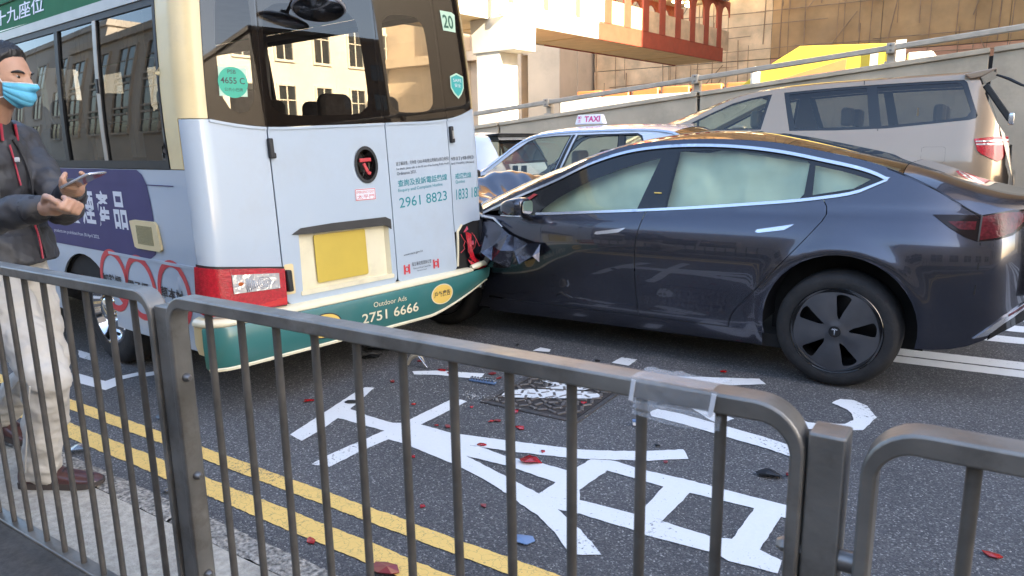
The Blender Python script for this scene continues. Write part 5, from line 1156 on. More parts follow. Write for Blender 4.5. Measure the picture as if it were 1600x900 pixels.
for far in (False, True):
    bod = [(-4.82, .35), (-4.45, .25)]+wheel_arc(-3.90, .34, .38, 190, -10, 14)+[(-3.4, .22), (-1.45, .22)]+wheel_arc(-1.0, .34, .38, 190, -10, 14)+[(-.55, .25), (.06, .32), (.11, .6), (.11, 1.0), (.07, 1.10), (.06, 1.30), (.035, 1.42), (-.04, 1.53), (-.14, 1.75), (-.215, 1.94)]+seq(mt_, -.25, -3.85, 50, 0)+[(-4.4, 1.22), (-4.75, .95), (-4.85, .7)]
    patch('body_side', bod, side(0, far), M_CHAMP, mpv, holes=[mf, mr_], step=.05, flip=far)
    for ring, hs in ((mf, [[(-3.22, 1.535), (-2.90, 1.69), (-2.66, 1.793), (-2.45, 1.847), (-2.255, 1.875), (-2.32, 1.53)]]), (mr_, [m1, m2])):
        sr = patch('window_surround', ring, side(-.004, far), M_BLKG, mpv, holes=hs, step=.05, flip=far)
        for h in hs: patch('pane', h, side(-.008, far), M_TGLASS if ring is mf else M_PGLASS, sr, step=.08, flip=far)
    tl_ = patch('tail_lamp', [(-.215, 1.372), (-.04, 1.392), (.065, 1.388), (.075, 1.28), (.045, 1.18), (-.0, 1.148), (-.14, 1.225), (-.175, 1.26)], side(.008, far), M_REDLENS, mpv, step=.03, thick=.012, flip=far)
    patch('clear_lens', [(-.20, 1.352), (.066, 1.364), (.067, 1.348), (-.197, 1.338)], side(.0105, far), M_CLEAR, tl_, step=.03, flip=far)
    patch('clear_lens', [(-.195, 1.325), (.068, 1.330), (.070, 1.312), (-.19, 1.310)], side(.0105, far), M_CLEAR, tl_, step=.03, flip=far)
    fl_ = [(-.655, 1.288), (-.63, 1.30), (-.465, 1.30), (-.445, 1.285), (-.440, 1.16), (-.465, 1.14), (-.64, 1.14), (-.655, 1.155)]
    decal('fuel_flap', [ring2d(fl_, [(x*.985-.0081, z*.985+.0183) for x, z in fl_])], side(.0015, far), M_DARK, mpv)
    decal('shut_line', [poly2d([(-1.085, 1.49), (-1.078, 1.49), (-1.05, 1.0), (-1.04, .6), (-1.048, .6), (-1.058, 1.0)]), poly2d([(-1.27, 1.955), (-1.262, 1.955), (-1.27, 2.0), (-1.279, 2.0)])], side(.0015, far), M_DARK, mpv)
    MB().prism(rrect(-3.20, 1.46, -2.98, 1.60, .05), 'y', (8.30-9.4) if not far else .98, (8.42-9.4) if not far else 1.1).build('door_mirror', M_CHAMP, mpv, bevel=.03).location = (2.4, 0, -MZ)
sh = lambda x: -.45*max(0, min(1, (-2.4-x)/1.2))
mloft('windscreen', m_top, M_TGLASS, -3.85, -2.60, crown=.05, shift=sh); mloft('roof', m_top, M_CHAMP, -2.598, -.25, crown=.055, shift=sh)
mloft('bonnet', [(-4.85, .8), (-4.75, .95), (-4.4, 1.22), (-3.85, 1.36)], M_CHAMP, -4.84, -3.85, crown=.06)
# tailgate: body below, glass above, spoiler, lifted wiper
tg = lambda y, z: (float(np.interp(z, [.3, .6, 1.0, 1.10, 1.3, 1.5, 1.75, 1.98], [.08, .13, .13, .085, .075, -.03, -.13, -.235]))+.03*(1-((y-9.415)/.9)**2)+2.4, y-9.4, z-MZ)
yr = lambda z: 8.5+m_in(z)+.12
patch('tailgate', [(yr(.35), .35), (9.415*2-yr(.35), .35), (9.415*2-yr(1.5), 1.5), (yr(1.5), 1.5)], tg, M_CHAMP, mpv, step=.06)
patch('rear_bumper', [(yr(.35), .33), (9.415*2-yr(.35), .33), (9.415*2-yr(1.0), 1.02), (yr(1.0), 1.02)], lambda y, z: tuple(np.array(tg(y, z))+(.02, 0, 0)), M_CHAMP, mpv, step=.06)
patch('rear_window', [(yr(1.52), 1.505), (9.415*2-yr(1.52), 1.505), (9.415*2-yr(1.95), 1.96), (yr(1.95), 1.96)], tg, M_PGLASS, mpv, step=.06)
patch('gate_trim', [(yr(1.2)+.1, 1.12), (9.415*2-yr(1.2)-.1, 1.12), (9.415*2-yr(1.2)-.1, 1.30), (yr(1.2)+.1, 1.30)], lambda y, z: tuple(np.array(tg(y, z))+(.012, 0, 0)), M_BLKM, mpv, step=.06)
MB().prism([(-.36, 2.012), (-.10, 2.055), (-.085, 2.045), (-.21, 1.975), (-.30, 1.96)], 'y', -.66, .68).build('roof_spoiler', M_CHAMP, mpv, bevel=.012).location = (2.4, 0, -MZ)
b = MB(); b.tube([(2.4-.09, -.15, 2.02-MZ), (2.4+.02, -.20, 1.97-MZ), (2.4+.13, -.28, 1.90-MZ), (2.4+.20, -.33, 1.865-MZ)], [.012, .016, .014, .007], 6); b.build('rear_wiper', M_BLKM, mpv, smooth=True)
MB().bar((2.4-.17, -.60, 1.90-MZ), (2.4+.07, -.60, 1.55-MZ), .03, .06).build('gate_edge', M_BLKM, mpv, bevel=.01)
MB().prism(rrect(8.78-9.4, 1.50-MZ, 8.86-9.4, 1.62-MZ, .02), 'x', 2.45, 2.50).build('gate_hinge', M_SATIN, mpv, bevel=.01)
MB().box((-2.2, -.82, .18), (2.4, .85, .34)).build('underbody', M_UNDER, mpv)
for x in (-3.90, -1.0):
    simple_wheel(mpv, x+2.4, 8.63-9.4, .335, .335, -1, M_SATIN); simple_wheel(mpv, x+2.4, 10.2-9.4, .335, .335, 1, M_SATIN)
cabin(mpv, 0, (-2.75+2.4, -1.75+2.4, -.85+2.4), .80, 1.66, 1.4, 0, 0, mat('mpv_seat', (.11, .10, .09), .8))
sg_ = patch('window_label', [(8.86, 1.62), (9.02, 1.62), (9.02, 1.70), (8.86, 1.70)], lambda y, z: (2.4-.75, y-9.4, z-MZ), M_YELLOW, mpv, step=.1, thick=.004)
# ---- white hatchback further along
HZ = .075
hb = empty('hatchback_car', (-8.2, 9.55, HZ), 0, 'white hatchback seen between the bus and the taxi', 'car')
h_in = sinterp([(.2, .08), (.5, .01), (.8, 0), (1.0, .02), (1.2, .09), (1.4, .18), (1.5, .24), (1.56, .33)])
side, hloft, inn = make_vehicle(hb, 8.7, 1.70, h_in, 1.0, (-10.2, -5.98, .5))
h_top = [(-9.4, 1.02), (-9.0, 1.25), (-8.6, 1.43), (-8.2, 1.51), (-7.5, 1.535), (-6.8, 1.53), (-6.35, 1.50)]
ht = sinterp(h_top)
hw1 = [(-9.1, 1.07), (-8.65, 1.35), (-8.2, 1.45), (-7.75, 1.46), (-7.75, 1.07)]; hw2 = [(-7.65, 1.07), (-7.65, 1.46), (-7.05, 1.45), (-6.85, 1.30), (-6.85, 1.10)]
for far in (False, True):
    bod = [(-10.15, .3), (-9.85, .22)]+wheel_arc(-9.35, .33, .36, 190, -10, 12)+[(-8.9, .2), (-7.2, .2)]+wheel_arc(-6.8, .33, .36, 190, -10, 12)+[(-6.4, .25), (-6.0, .35), (-5.98, .8), (-6.06, 1.05), (-6.2, 1.3), (-6.33, 1.48)]+seq(ht, -6.37, -9.4, 30)+[(-9.9, .92), (-10.15, .75)]
    patch('body_side', bod, side(0, far), M_WCAR, hb, holes=[hw1, hw2], step=.07, flip=far)
    for h in (hw1, hw2):
        sr = patch('window_surround', h, side(-.004, far), M_BLKG, hb, holes=[[(np.mean(h, 0)[0]+(x-np.mean(h, 0)[0])*.93, np.mean(h, 0)[1]+(z-np.mean(h, 0)[1])*.9) for x, z in h]], step=.08, flip=far)
        patch('pane', h, side(-.008, far), M_TGLASS, sr, step=.1, flip=far)
hloft('windscreen', h_top, M_TGLASS, -9.4, -8.5); hloft('roof', h_top, M_WCAR, -8.498, -6.35)
hloft('bonnet', [(-10.15, .75), (-9.9, .92), (-9.4, 1.02)], M_WCAR, -10.14, -9.4)
hg = lambda y, z: (float(np.interp(z, [.3, .8, 1.05, 1.3, 1.5], [-6.0, -5.98, -6.05, -6.19, -6.33]))+.03*(1-((y-9.55)/.85)**2)+8.2, y-9.55, z-HZ)
ya = lambda z: 8.7+h_in(z)+.17
win = [(ya(1.06)+.02, 1.10), (19.1-ya(1.06)-.02, 1.10), (19.1-ya(1.46), 1.455), (ya(1.46), 1.455)]
patch('tailgate', [(ya(.4), .3), (19.1-ya(.4), .3), (19.1-ya(1.5), 1.5), (ya(1.5), 1.5)], hg, M_WCAR, hb, holes=[win], step=.06)
inn_w = [(9.55+(y-9.55)*.88, 1.28+(z-1.28)*.80) for y, z in win]
sr = patch('rear_surround', win, lambda y, z: tuple(np.array(hg(y, z))+(.004, 0, 0)), M_BLKG, hb, holes=[inn_w], step=.06); patch('rear_window', inn_w, hg, glass('blue_tint_glass', (.30, .42, .52), 1.6), sr, step=.1)
MB().prism([(-6.45, 1.535), (-6.18, 1.555), (-6.17, 1.535), (-6.33, 1.50)], 'y', 8.95-9.55, 10.15-9.55).build('roof_spoiler', M_BLKM, hb, bevel=.01).location = (8.2, 0, -HZ)
MB().box((-1.9, -.75, .16), (2.1, .75, .3)).build('underbody', M_UNDER, hb)
for x in (-9.35, -6.8): simple_wheel(hb, x+8.2, 8.82-9.55, .32, .32, -1, M_SATIN); simple_wheel(hb, x+8.2, 10.28-9.55, .32, .32, 1, M_SATIN)
# ------------------------------------------------------------------ the man on the footway, looking from his phone to the crash
M_SKIN = mat('skin', (0.50, 0.285, 0.19), 0.5, var=.08, scale=30, bump=.08, bscale=150)
M_SKIN.node_tree.nodes['Principled BSDF'].inputs['Subsurface Weight'].default_value = .12
M_SKIN.node_tree.nodes['Principled BSDF'].inputs['Subsurface Radius'].default_value = (.012, .005, .003)
M_HAIR = mat('black_hair', (0.016, 0.015, 0.015), 0.45, var=.35, scale=60)
M_JACKET = mat('charcoal_jacket_cloth', (0.046, 0.046, 0.051), 0.55, var=.12, scale=6, bump=.35, bscale=18)
M_JACK2 = mat('black_jacket_panel', (0.018, 0.018, 0.022), 0.6, var=.1, bump=.3, bscale=20)
M_TROU = mat('stone_trouser_cloth', (0.53, 0.495, 0.44), 0.85, var=.05, scale=5, bump=.25, bscale=22)
M_SHOE = mat('brown_leather', (0.065, 0.026, 0.024), 0.28, coat=.35, var=.2, scale=12)
M_SOLE = mat('shoe_sole', (0.055, 0.042, 0.036), 0.7, var=.2)
M_MASK = mat('blue_face_mask', (0.14, 0.52, 0.76), 0.8, var=.04, scale=20, bump=.15, bscale=120)
M_LOOP = mat('white_elastic', (0.75, 0.75, 0.75), 0.7)
M_PIPING = mat('red_piping', (0.42, 0.03, 0.06), 0.5)
M_PHONE = mat('phone_shell', (0.03, 0.03, 0.035), 0.15, coat=.5); M_PHONEF = mat('phone_edge', (0.62, 0.63, 0.65), 0.25, metal=.8)
PO = Vector((-3.1, 1.2, .13))
def caps(mb, pts, rads, n=14):
    """Tapered limb with round ends through the joints."""
    P = [Vector(p) for p in pts]; out = []; rr = []
    for i in range(len(P)-1):
        k = 5
        for j in range(k):
            t = j/k; out.append(P[i].lerp(P[i+1], t)); rr.append(rads[i]+(rads[i+1]-rads[i])*t)
    out.append(P[-1]); rr.append(rads[-1])
    mb.tube(out, rr, n)
    for p, r in zip(P, rads): ball(mb, p, r)
def ball(mb, c, r, rz=None, ry=None, m=None, n=12):
    r3 = (r, ry or r, rz or r); vs = []; fs = []
    for i in range(n+1):
        ph = math.pi*i/n
        for j in range(2*n):
            a = math.pi*j/n; v = Vector((r3[0]*math.sin(ph)*math.cos(a), r3[1]*math.sin(ph)*math.sin(a), r3[2]*math.cos(ph)))
            if m is not None: v = m @ v
            vs.append(Vector(c)+v)
    for i in range(n):
        for j in range(2*n):
            a, b = i*2*n+j, i*2*n+(j+1) % (2*n); fs.append((a, b, b+2*n, a+2*n))
    mb.add(vs, fs)
def blend(mb, name, m, parent, voxel, smooth=4, folds=None):
    o = mb.build(name, m, parent, fix=False)
    md = o.modifiers.new('join', 'REMESH'); md.mode = 'VOXEL'; md.voxel_size = voxel; md.use_smooth_shade = True
    md = o.modifiers.new('soften', 'SMOOTH'); md.factor = .5; md.iterations = smooth
    for k, (sc, st) in enumerate(folds or ()):
        tx = bpy.data.textures.new('folds', 'CLOUDS'); tx.noise_scale = sc; tx.noise_depth = 2
        md = o.modifiers.new('folds', 'DISPLACE'); md.texture = tx; md.strength = st; md.mid_level = .5; md.texture_coords = 'LOCAL'
    return o
L = lambda x, y, z: Vector((x-.075*max(0, min(1, (z-.85)/.3)), y, z))-PO
L0 = lambda x, y, z: Vector((x, y, z))-PO
HC = L(-2.985, 1.25, 1.668)                                 # head centre
hf = Vector((.83, .50, -.10)).normalized(); hl = Vector((0, 0, 1)).cross(hf).normalized(); hu = hf.cross(hl)
HM = Matrix((hf, hl, hu)).transposed()                      # head frame: forward, left, up
hp = lambda x, y, z: HC+HM @ Vector((x, y, z))
def gauss(*t): return math.exp(-sum(((a-b)/s)**2 for a, b, s in t))
def head_r(d):
    """Distance of the face surface from the head centre along a unit direction (forward, left, up)."""
    x, y, z = d
    a, b, c = (.098 if x < 0 else .092), .076, .118
    r = 1/math.sqrt((x/a)**2+(y/b)**2+(z/c)**2)
    p = Vector(d)*r
    r *= 1-.10*max(0, -z-.25)*(1-.6*max(0, x))              # narrower jaw
    r += .012*gauss((x, .78, .22), (z, -.62, .2), (y, 0, .35))       # chin and jaw
    r += .024*gauss((y, 0, .13), (z, -.16, .13), (x, 1, .35)) + .010*gauss((y, 0, .09), (z, .06, .16), (x, 1, .3))   # nose
    r += .007*gauss((abs(y), .30, .22), (z, .27, .07), (x, .9, .3))  # brow
    r -= .008*gauss((abs(y), .36, .13), (z, .13, .08), (x, .9, .3))  # eye sockets
    r += .005*gauss((abs(y), .52, .14), (z, -.08, .12), (x, .8, .25))  # cheekbones
    return r
body = MB()
body.grid(lambda u, v: (lambda d: tuple(HC+HM @ (d*head_r(d))))(Vector((math.sin(math.pi*max(1e-3, min(.999, v)))*math.cos(2*math.pi*u), math.sin(math.pi*max(1e-3, min(.999, v)))*math.sin(2*math.pi*u), math.cos(math.pi*max(1e-3, min(.999, v)))))), 72, 48)
for s in (-1, 1):                                          # ears
    m = HM @ Matrix.Rotation(s*R(22), 3, 'Z'); ball(body, hp(-.008, s*.078, -.012), .020, .032, .007, m); ball(body, hp(-.002, s*.078, -.035), .009, .010, .006, m)
NK = L(-3.075, 1.215, 1.50)
caps(body, [hp(-.025, 0, -.075), NK, NK+Vector((-.02, -.01, -.06))], [.056, .058, .066])
SH_R, SH_L = L(-3.03, 1.075, 1.425), L(-3.235, 1.365, 1.425)
EL_R, EL_L = L0(-2.835, 1.035, 1.185), L0(-3.02, 1.375, 1.19)
WR_R, WR_L = L0(-2.575, 1.115, 1.222), L0(-2.685, 1.262, 1.272)
HIP_R, HIP_L = L(-3.105, 1.125, .97), L(-3.20, 1.275, .97)
KN_R, KN_L = L(-2.775, 1.135, .60), L(-3.19, 1.315, .56)
AN_R, AN_L = L(-2.965, 1.135, .225), L(-3.565, 1.245, .285)
CH, PV = L(-3.115, 1.215, 1.30), L(-3.15, 1.20, 1.0)
body_rot = Matrix.Rotation(math.atan2(.53, .85), 3, 'Z')
ball(body, CH, .10, .17, .155, body_rot); ball(body, L(-3.13, 1.21, 1.12), .10, .16, .14, body_rot); ball(body, PV, .10, .12, .15, body_rot)
for a, b, c in ((SH_R, EL_R, WR_R), (SH_L, EL_L, WR_L)): caps(body, [CH.lerp(a, .6), a, b, c], [.07, .055, .040, .026])
for a, b, c in ((HIP_R, KN_R, AN_R), (HIP_L, KN_L, AN_L)): caps(body, [PV.lerp(a, .5), a, b, c], [.09, .085, .055, .038])
def hand(mb, wrist, palm, knuck, fingers, thumb):
    """Palm slab plus four bent fingers and a thumb, each a chain of joints."""
    caps(mb, [wrist, palm], [.025, .029])
    for k in knuck: caps(mb, [wrist.lerp(palm, .4), k], [.018, .0125])
    for ch, r in fingers: caps(mb, ch, [r*(1.08-.08*i) for i in range(len(ch))], 10)
    caps(mb, thumb, [.0135, .012, .0105, .009][:len(thumb)], 10)
V3 = Vector
# right hand: loose fist in front of the belly, thumb side up, fingers curled in
f_, u_ = (L0(-2.462, 1.137, 1.232)-WR_R).normalized(), V3((0, 0, 1)); s_ = f_.cross(u_).normalized(); u_ = s_.cross(f_)
_t = R(65); s_, u_ = s_*math.cos(_t)-u_*math.sin(_t), u_*math.cos(_t)+s_*math.sin(_t)
P = lambda a, b, c: WR_R+f_*a+s_*b+u_*c                     # b > 0 towards the camera
pr = P(.052, 0, .0)
kn = [P(.090, .006, .028-.0185*i) for i in range(4)]
fr = [([P(.088, .008, .028-.0185*i), P(.118+.004*(i == 1), .014, .022-.018*i), P(.121, -.014, .012-.017*i), P(.098, -.026, .010-.016*i)], (.0105, .011, .0105, .009)[i]) for i in range(4)]
hand(body, WR_R, pr, kn, fr, [P(.03, -.012, .022), P(.062, -.018, .043), P(.092, -.010, .046), P(.112, .002, .038)])
# left hand: closed round the phone, back of the hand to the right, fingers wrapping towards the camera
g_ = (L0(-2.565, 1.225, 1.288)-WR_L).normalized(); u2 = V3((-.30, .05, .95)).normalized(); s2_ = g_.cross(u2).normalized(); u2 = s2_.cross(g_)
Q = lambda a, b, c: WR_L+g_*a+s2_*b+u2*c
ql = Q(.055, 0, -.004)
kq = [Q(.052+.018*i, .012, -.016+.004*i) for i in range(4)]
fq = [([Q(.048+.0195*i, .010, -.020+.005*i), Q(.060+.0195*i, .036, -.014+.006*i), Q(.066+.019*i, .042, .010+.006*i), Q(.060+.0185*i, .030, .026+.006*i)], (.0095, .0105, .011, .0102)[i]) for i in range(4)]
hand(body, WR_L, ql, kq, fq, [Q(.03, -.018, .004), Q(.065, -.030, .020), Q(.098, -.026, .034), Q(.120, -.016, .042)])
man = blend(body, 'person', M_SKIN, None, .0042, 3)
man.location = PO
tag(man, 'man in charcoal jacket, stone trousers and blue face mask holding a phone beside the bus', 'person')
# hair: rises out of the scalp inside the hairline and dives under it outside
def hair_pt(u, v):
    th, ph = 2*math.pi*u, math.pi*max(1e-3, min(.72, v*.72)); d = Vector((math.sin(ph)*math.cos(th), math.sin(ph)*math.sin(th), math.cos(ph)))
    x, y, z = d; r = head_r(d)
    line = .56+.10*math.cos(2*th) if x > 0 else .0           # forehead, receding temples
    lim = np.interp(x, [-1, -.35, .05, .25, .48, .62, 1], [-.62, -.40, -.08, .34, .74, .80, .84])
    k = max(-1, min(1, (z-lim)/.10)); e = .5+.5*k
    nz = .003*noise.noise(d*7)+.0040*noise.noise((d.x*30+d.z*14, d.y*60, d.z*20))+.0025*noise.noise((d.x*90, d.y*90, d.z*40))
    return tuple(HC+HM @ (d*(r+(-.012+.024*e+nz*e+.004*max(0, z)))))
b = MB(); b.grid(hair_pt, 150, 70); b.build('hair', M_HAIR, man, smooth=True, angle=180)
# eyes, brows
M_EYE = mat('eye_white', (.36, .32, .29), .2, coat=.5); M_IRIS = mat('dark_iris', (.012, .009, .008), .1)
for s in (-1, 1):
    d = Vector((.90, s*.37, .12)).normalized(); r = head_r(d); c = HC+HM @ (d*(r-.0070))
    e = MB(); ball(e, c, .0122); eo = e.build('eye', M_EYE, man, smooth=True, angle=180)
    ii = MB(); ball(ii, c+HM @ Vector((.0078, s*.001, -.001)), .0068); ii.build('iris', M_IRIS, eo, smooth=True, angle=180)
    for zz0, rr_ in ((.172, .0042), (.072, .0034)):          # lids
        b = MB(); pts = []
        for t in np.linspace(-1, 1, 9):
            dd = Vector((.90-.10*t*s*s, s*(.37+.15*t), zz0-(.035 if zz0 > .1 else -.03)*t*t)).normalized(); pts.append(HC+HM @ (dd*(head_r(dd)-.002)))
        b.tube(pts, [rr_*(1-.5*abs(t)) for t in np.linspace(-1, 1, 9)], 8); b.build('eyelid', M_SKIN, man, smooth=True, angle=180)
    b = MB(); pts = []
    for t in np.linspace(-1, 1, 9):
        dd = Vector((.88-.07*t, s*(.40+.22*t), .30-.05*t*t+.015*t)).normalized(); pts.append(HC+HM @ (dd*(head_r(dd)+.0005)))
    b.tube(pts, [.0045*(1-.6*abs(t))+.001 for t in np.linspace(-1, 1, 9)], 8); b.build('eyebrow', M_HAIR, man, smooth=True, angle=180)
# face mask: pleated sheet standing off nose and chin, with ear loops
def mask_pt(u, v, off=0):
    y = -1+2*u; az = R(56)*y; el = -R(5+4*abs(y)+(56-22*y*y)*v)
    d = Vector((math.cos(el)*math.cos(az), math.cos(el)*math.sin(az), math.sin(el))); r = head_r(d)
    rid = .005*gauss((y, 0, .30))*(1-v)+.013*math.sin(math.pi*min(1, v*1.05))*gauss((y, 0, .8))+.0055*abs(math.sin(v*math.pi*3.5))*(.4+.6*gauss((y, 0, .6)))
    return tuple(HC+HM @ (d*(r+.006+rid+off)))
b = MB(); b.grid(mask_pt, 40, 42); mk = b.build('face_mask', M_MASK, man, smooth=True, angle=180, fix=True)
md = mk.modifiers.new('t', 'SOLIDIFY'); md.thickness = .0015
b = MB(); b.tube([mask_pt(u, 0, .001) for u in np.linspace(0, 1, 20)], .0018, 6); b.build('mask_hem', M_LOOP, mk, smooth=True)
for s, u in ((-1, 0.0), (1, 1.0)):
    e1, e2 = hp(-.020, s*.083, .020), hp(-.022, s*.082, -.040)
    b = MB(); b.tube([mask_pt(u, .04), hp(.045, s*.081, -.002), e1], .0022, 6); b.build('ear_loop', M_LOOP, mk, smooth=True)
    b = MB(); b.tube([mask_pt(u, .98), hp(.02, s*.078, -.075), e2], .0022, 6); b.build('ear_loop', M_LOOP, mk, smooth=True)
# jacket
jk = MB()
ball(jk, CH+Vector((0, 0, .02)), .135, .20, .205, body_rot); ball(jk, L(-3.125, 1.212, 1.16), .140, .22, .195, body_rot)
fr_ = []
for z, a, b2 in ((.985, .152, .200), (1.03, .150, .196), (1.10, .148, .194)):
    c = L(-3.13, 1.212, z); fr_.append((c, a, b2))
vs = []; n = 40
for c, a, b2 in fr_: vs += [c+body_rot @ Vector((a*math.cos(2*math.pi*k/n), b2*math.sin(2*math.pi*k/n), 0)) for k in range(n)]
jk.add(vs, [tuple(range(n))[::-1], tuple(range(2*n, 3*n))]+[(i*n+k, i*n+(k+1) % n, (i+1)*n+(k+1) % n, (i+1)*n+k) for i in range(2) for k in range(n)])
caps(jk, [CH.lerp(SH_R, .7)+Vector((0, 0, .06)), SH_R, EL_R, WR_R.lerp(EL_R, .12)], [.085, .088, .068, .045]); caps(jk, [CH.lerp(SH_L, .7)+Vector((0, 0, .06)), SH_L, EL_L, WR_L.lerp(EL_L, .16)], [.085, .088, .068, .045])
caps(jk, [NK+Vector((-.02, -.005, -.07)), NK+Vector((-.004, 0, .0))], [.10, .076])
jacket = blend(jk, 'jacket', M_JACKET, man, .0085, 5, [(.11, .034), (.035, .012)])
# stand-up collar, zip with red piping, cuffs, hem
def coll(u, v):
    a = R(28+304*u)+math.atan2(hf.y, hf.x)*0; ax = Vector((math.cos(a), math.sin(a), 0)); ax = body_rot @ ax
    top = .010*v; return tuple(NK+Vector((.004+.012*v, .0, -.055+.080*v-.018*v*abs(2*u-1)**3))+ax*(.082-.006*v+.004*math.sin(u*17)))
b = MB(); b.grid(coll, 40, 6); cl = b.build('collar', M_JACK2, jacket, smooth=True, angle=180); md = cl.modifiers.new('t', 'SOLIDIFY'); md.thickness = .008
for a0 in (.0, 1.0):
    b = MB(); b.tube([coll(a0, v) for v in np.linspace(0, 1, 6)], .005, 6); b.build('piping', M_PIPING, jacket, smooth=True)
fdir = body_rot @ Vector((1, 0, 0))
zp = [NK+fdir*.084+Vector((0, 0, -.05)), CH+fdir*.130+Vector((0, 0, .09)), CH+fdir*.1485, L(-3.125, 1.212, 1.16)+fdir*.152, L(-3.13, 1.212, 1.0)+fdir*.160]
b = MB(); b.tube(smooth_poly([tuple(p) for p in zp], 6), .0055, 6); b.build('zip', M_JACK2, jacket, smooth=True)
sd_ = body_rot @ Vector((.94, -.34, 0)).normalized()
b = MB(); b.tube(smooth_poly([tuple(NK+sd_*.098+Vector((0, 0, -.07))), tuple(CH+sd_*.142+Vector((0, 0, .04))), tuple(CH+sd_*.152+Vector((0, 0, -.02)))], 6), .0035, 6); b.build('piping', M_PIPING, jacket, smooth=True)
b = MB(); b.tube(smooth_poly([tuple(L(-3.125, 1.212, 1.16)+fdir*.158+Vector((.01, -.02, 0))), tuple(L(-3.128, 1.212, 1.08)+fdir*.166+Vector((.01, -.02, 0))), tuple(L(-3.13, 1.212, 1.0)+fdir*.160+Vector((.012, -.02, 0)))], 5), .004, 6); b.build('piping', M_PIPING, jacket, smooth=True)
for w, e in ((WR_R, EL_R), (WR_L, EL_L)):
    b = MB(); a = w.lerp(e, .05); c = w.lerp(e, .22); b.tube([a, a.lerp(c, .2), c], [.040, .046, .049], 18); b.build('cuff', M_JACK2, jacket, smooth=True, angle=60)
b = MB(); b.lathe([(.0, .012), (.014, .010), (.016, 0), (.014, -.01)], 4, 'z'); lg = b.build('chest_emblem', M_LOOP, jacket); lg.location = CH+fdir*.146+body_rot @ Vector((0, -.055, .075)); lg.scale = (1.2, .6, .8)
# trousers
tr = MB()
ball(tr, PV+Vector((0, 0, -.02)), .125, .12, .172, body_rot)
caps(tr, [PV.lerp(HIP_R, .5), HIP_R, KN_R+Vector((-.01, 0, 0)), AN_R+Vector((.012, .004, -.02))], [.110, .100, .079, .067])
caps(tr, [PV.lerp(HIP_L, .5), HIP_L, KN_L, AN_L+Vector((.015, 0, -.01))], [.110, .100, .078, .066])
trousers = blend(tr, 'trousers', M_TROU, man, .0085, 4, [(.09, .032), (.03, .012)])
for kp, ap in ((KN_R, AN_R), (KN_L, AN_L)):
    for s in (-1,):
        q0, q1 = kp+body_rot @ Vector((-.01, -.087, 0)), ap+body_rot @ Vector((.0, -.076, 0)); b = MB(); b.tube([q0, q0.lerp(q1, .5)+body_rot @ Vector((0, -.004, 0)), q1], .003, 5); b.build('side_seam', M_TROU, trousers, smooth=True)
# shoes
def shoe(heel, toe, lift):
    d = (toe-heel); ln = d.length; d.normalize(); s = Vector((0, 0, 1)).cross(d).normalized(); up = d.cross(s)
    wid = lambda t: float(np.interp(t, [0, .06, .2, .45, .70, .88, .97, 1], [.022, .033, .036, .038, .047, .042, .026, .004]))
    hei = lambda t: float(np.interp(t, [0, .1, .25, .40, .55, .75, .92, 1], [.075, .092, .098, .090, .068, .050, .040, .022]))
    def f(u, v):
        a = math.pi*v; t = u; y = math.cos(a); z = math.sin(a)**.75
        return tuple(heel+d*(t*ln)+s*(wid(t)*y)+up*(.022+(hei(t)-.022)*z))
    b = MB(); b.grid(f, 40, 24); o = b.build('shoe', M_SHOE, man, smooth=True, angle=180)
    b = MB(); K = 40; ring = [(t, 1) for t in np.linspace(0, 1, K)]+[(t, -1) for t in np.linspace(1, 0, K)]
    for k, (z0, z1) in enumerate(((0, .024),)):
        pts = [heel+d*(t*ln*1.02-.002)+s*(wid(t)+.003)*q for t, q in ring]; n = len(pts)
        b.add([p+up*z0+up*(.010*max(0, (ring[i][0]-.75)/.25)**2) for i, p in enumerate(pts)]+[p+up*z1 for p in pts], [tuple(range(n))[::-1], tuple(range(n, 2*n))]+[(i, (i+1) % n, n+(i+1) % n, n+i) for i in range(n)])
    b.build('sole', M_SOLE, o)
    for t in (.50, .56, .62):
        b = MB(); b.tube([heel+d*(t*ln)+s*(wid(t)*.55*q)+up*(hei(t)+.003-.012*q*q) for q in np.linspace(-1, 1, 7)], .0022, 6); b.build('lace', M_JACK2, o, smooth=True)
shoe(L(-3.035, 1.095, .131), L(-2.775, 1.268, .131), 0); shoe(L(-3.665, 1.20, .20), L(-3.405, 1.315, .131), 0)
# phone, a thing of its own
ph0 = Vector((-2.605, 1.212, 1.284)); ph1 = Vector((-2.463, 1.24, 1.331)); d = (ph1-ph0).normalized(); nrm = Vector((-.30, -.10, .95)); nrm = (nrm-d*nrm.dot(d)).normalized(); sd2 = d.cross(nrm)
phone = empty('mobile_phone', tuple(ph0), 0, 'thin dark mobile phone held flat in the left hand of the man', 'phone')
mm = Matrix((d, sd2, nrm)).transposed()
b = MB(); ring = rrect(0, -.036, .155, .036, .010, 4); n = len(ring)
b.add([mm @ Vector((x, y, -.004)) for x, y in ring]+[mm @ Vector((x, y, .004)) for x, y in ring], [tuple(range(n))[::-1], tuple(range(n, 2*n))]+[(i, (i+1) % n, n+(i+1) % n, n+i) for i in range(n)]); b.build('phone_body', M_PHONEF, phone, bevel=.002)
b = MB(); ring = rrect(.003, -.033, .152, .033, .008, 4); n = len(ring); b.add([mm @ Vector((x, y, .0045)) for x, y in ring], [tuple(range(n))]); b.build('phone_screen', M_PHONE, phone, fix=False)
b = MB(); b.add([mm @ Vector((x, y, -.0045)) for x, y in ring], [tuple(range(n))]); b.build('phone_back', M_PHONE, phone, fix=False)
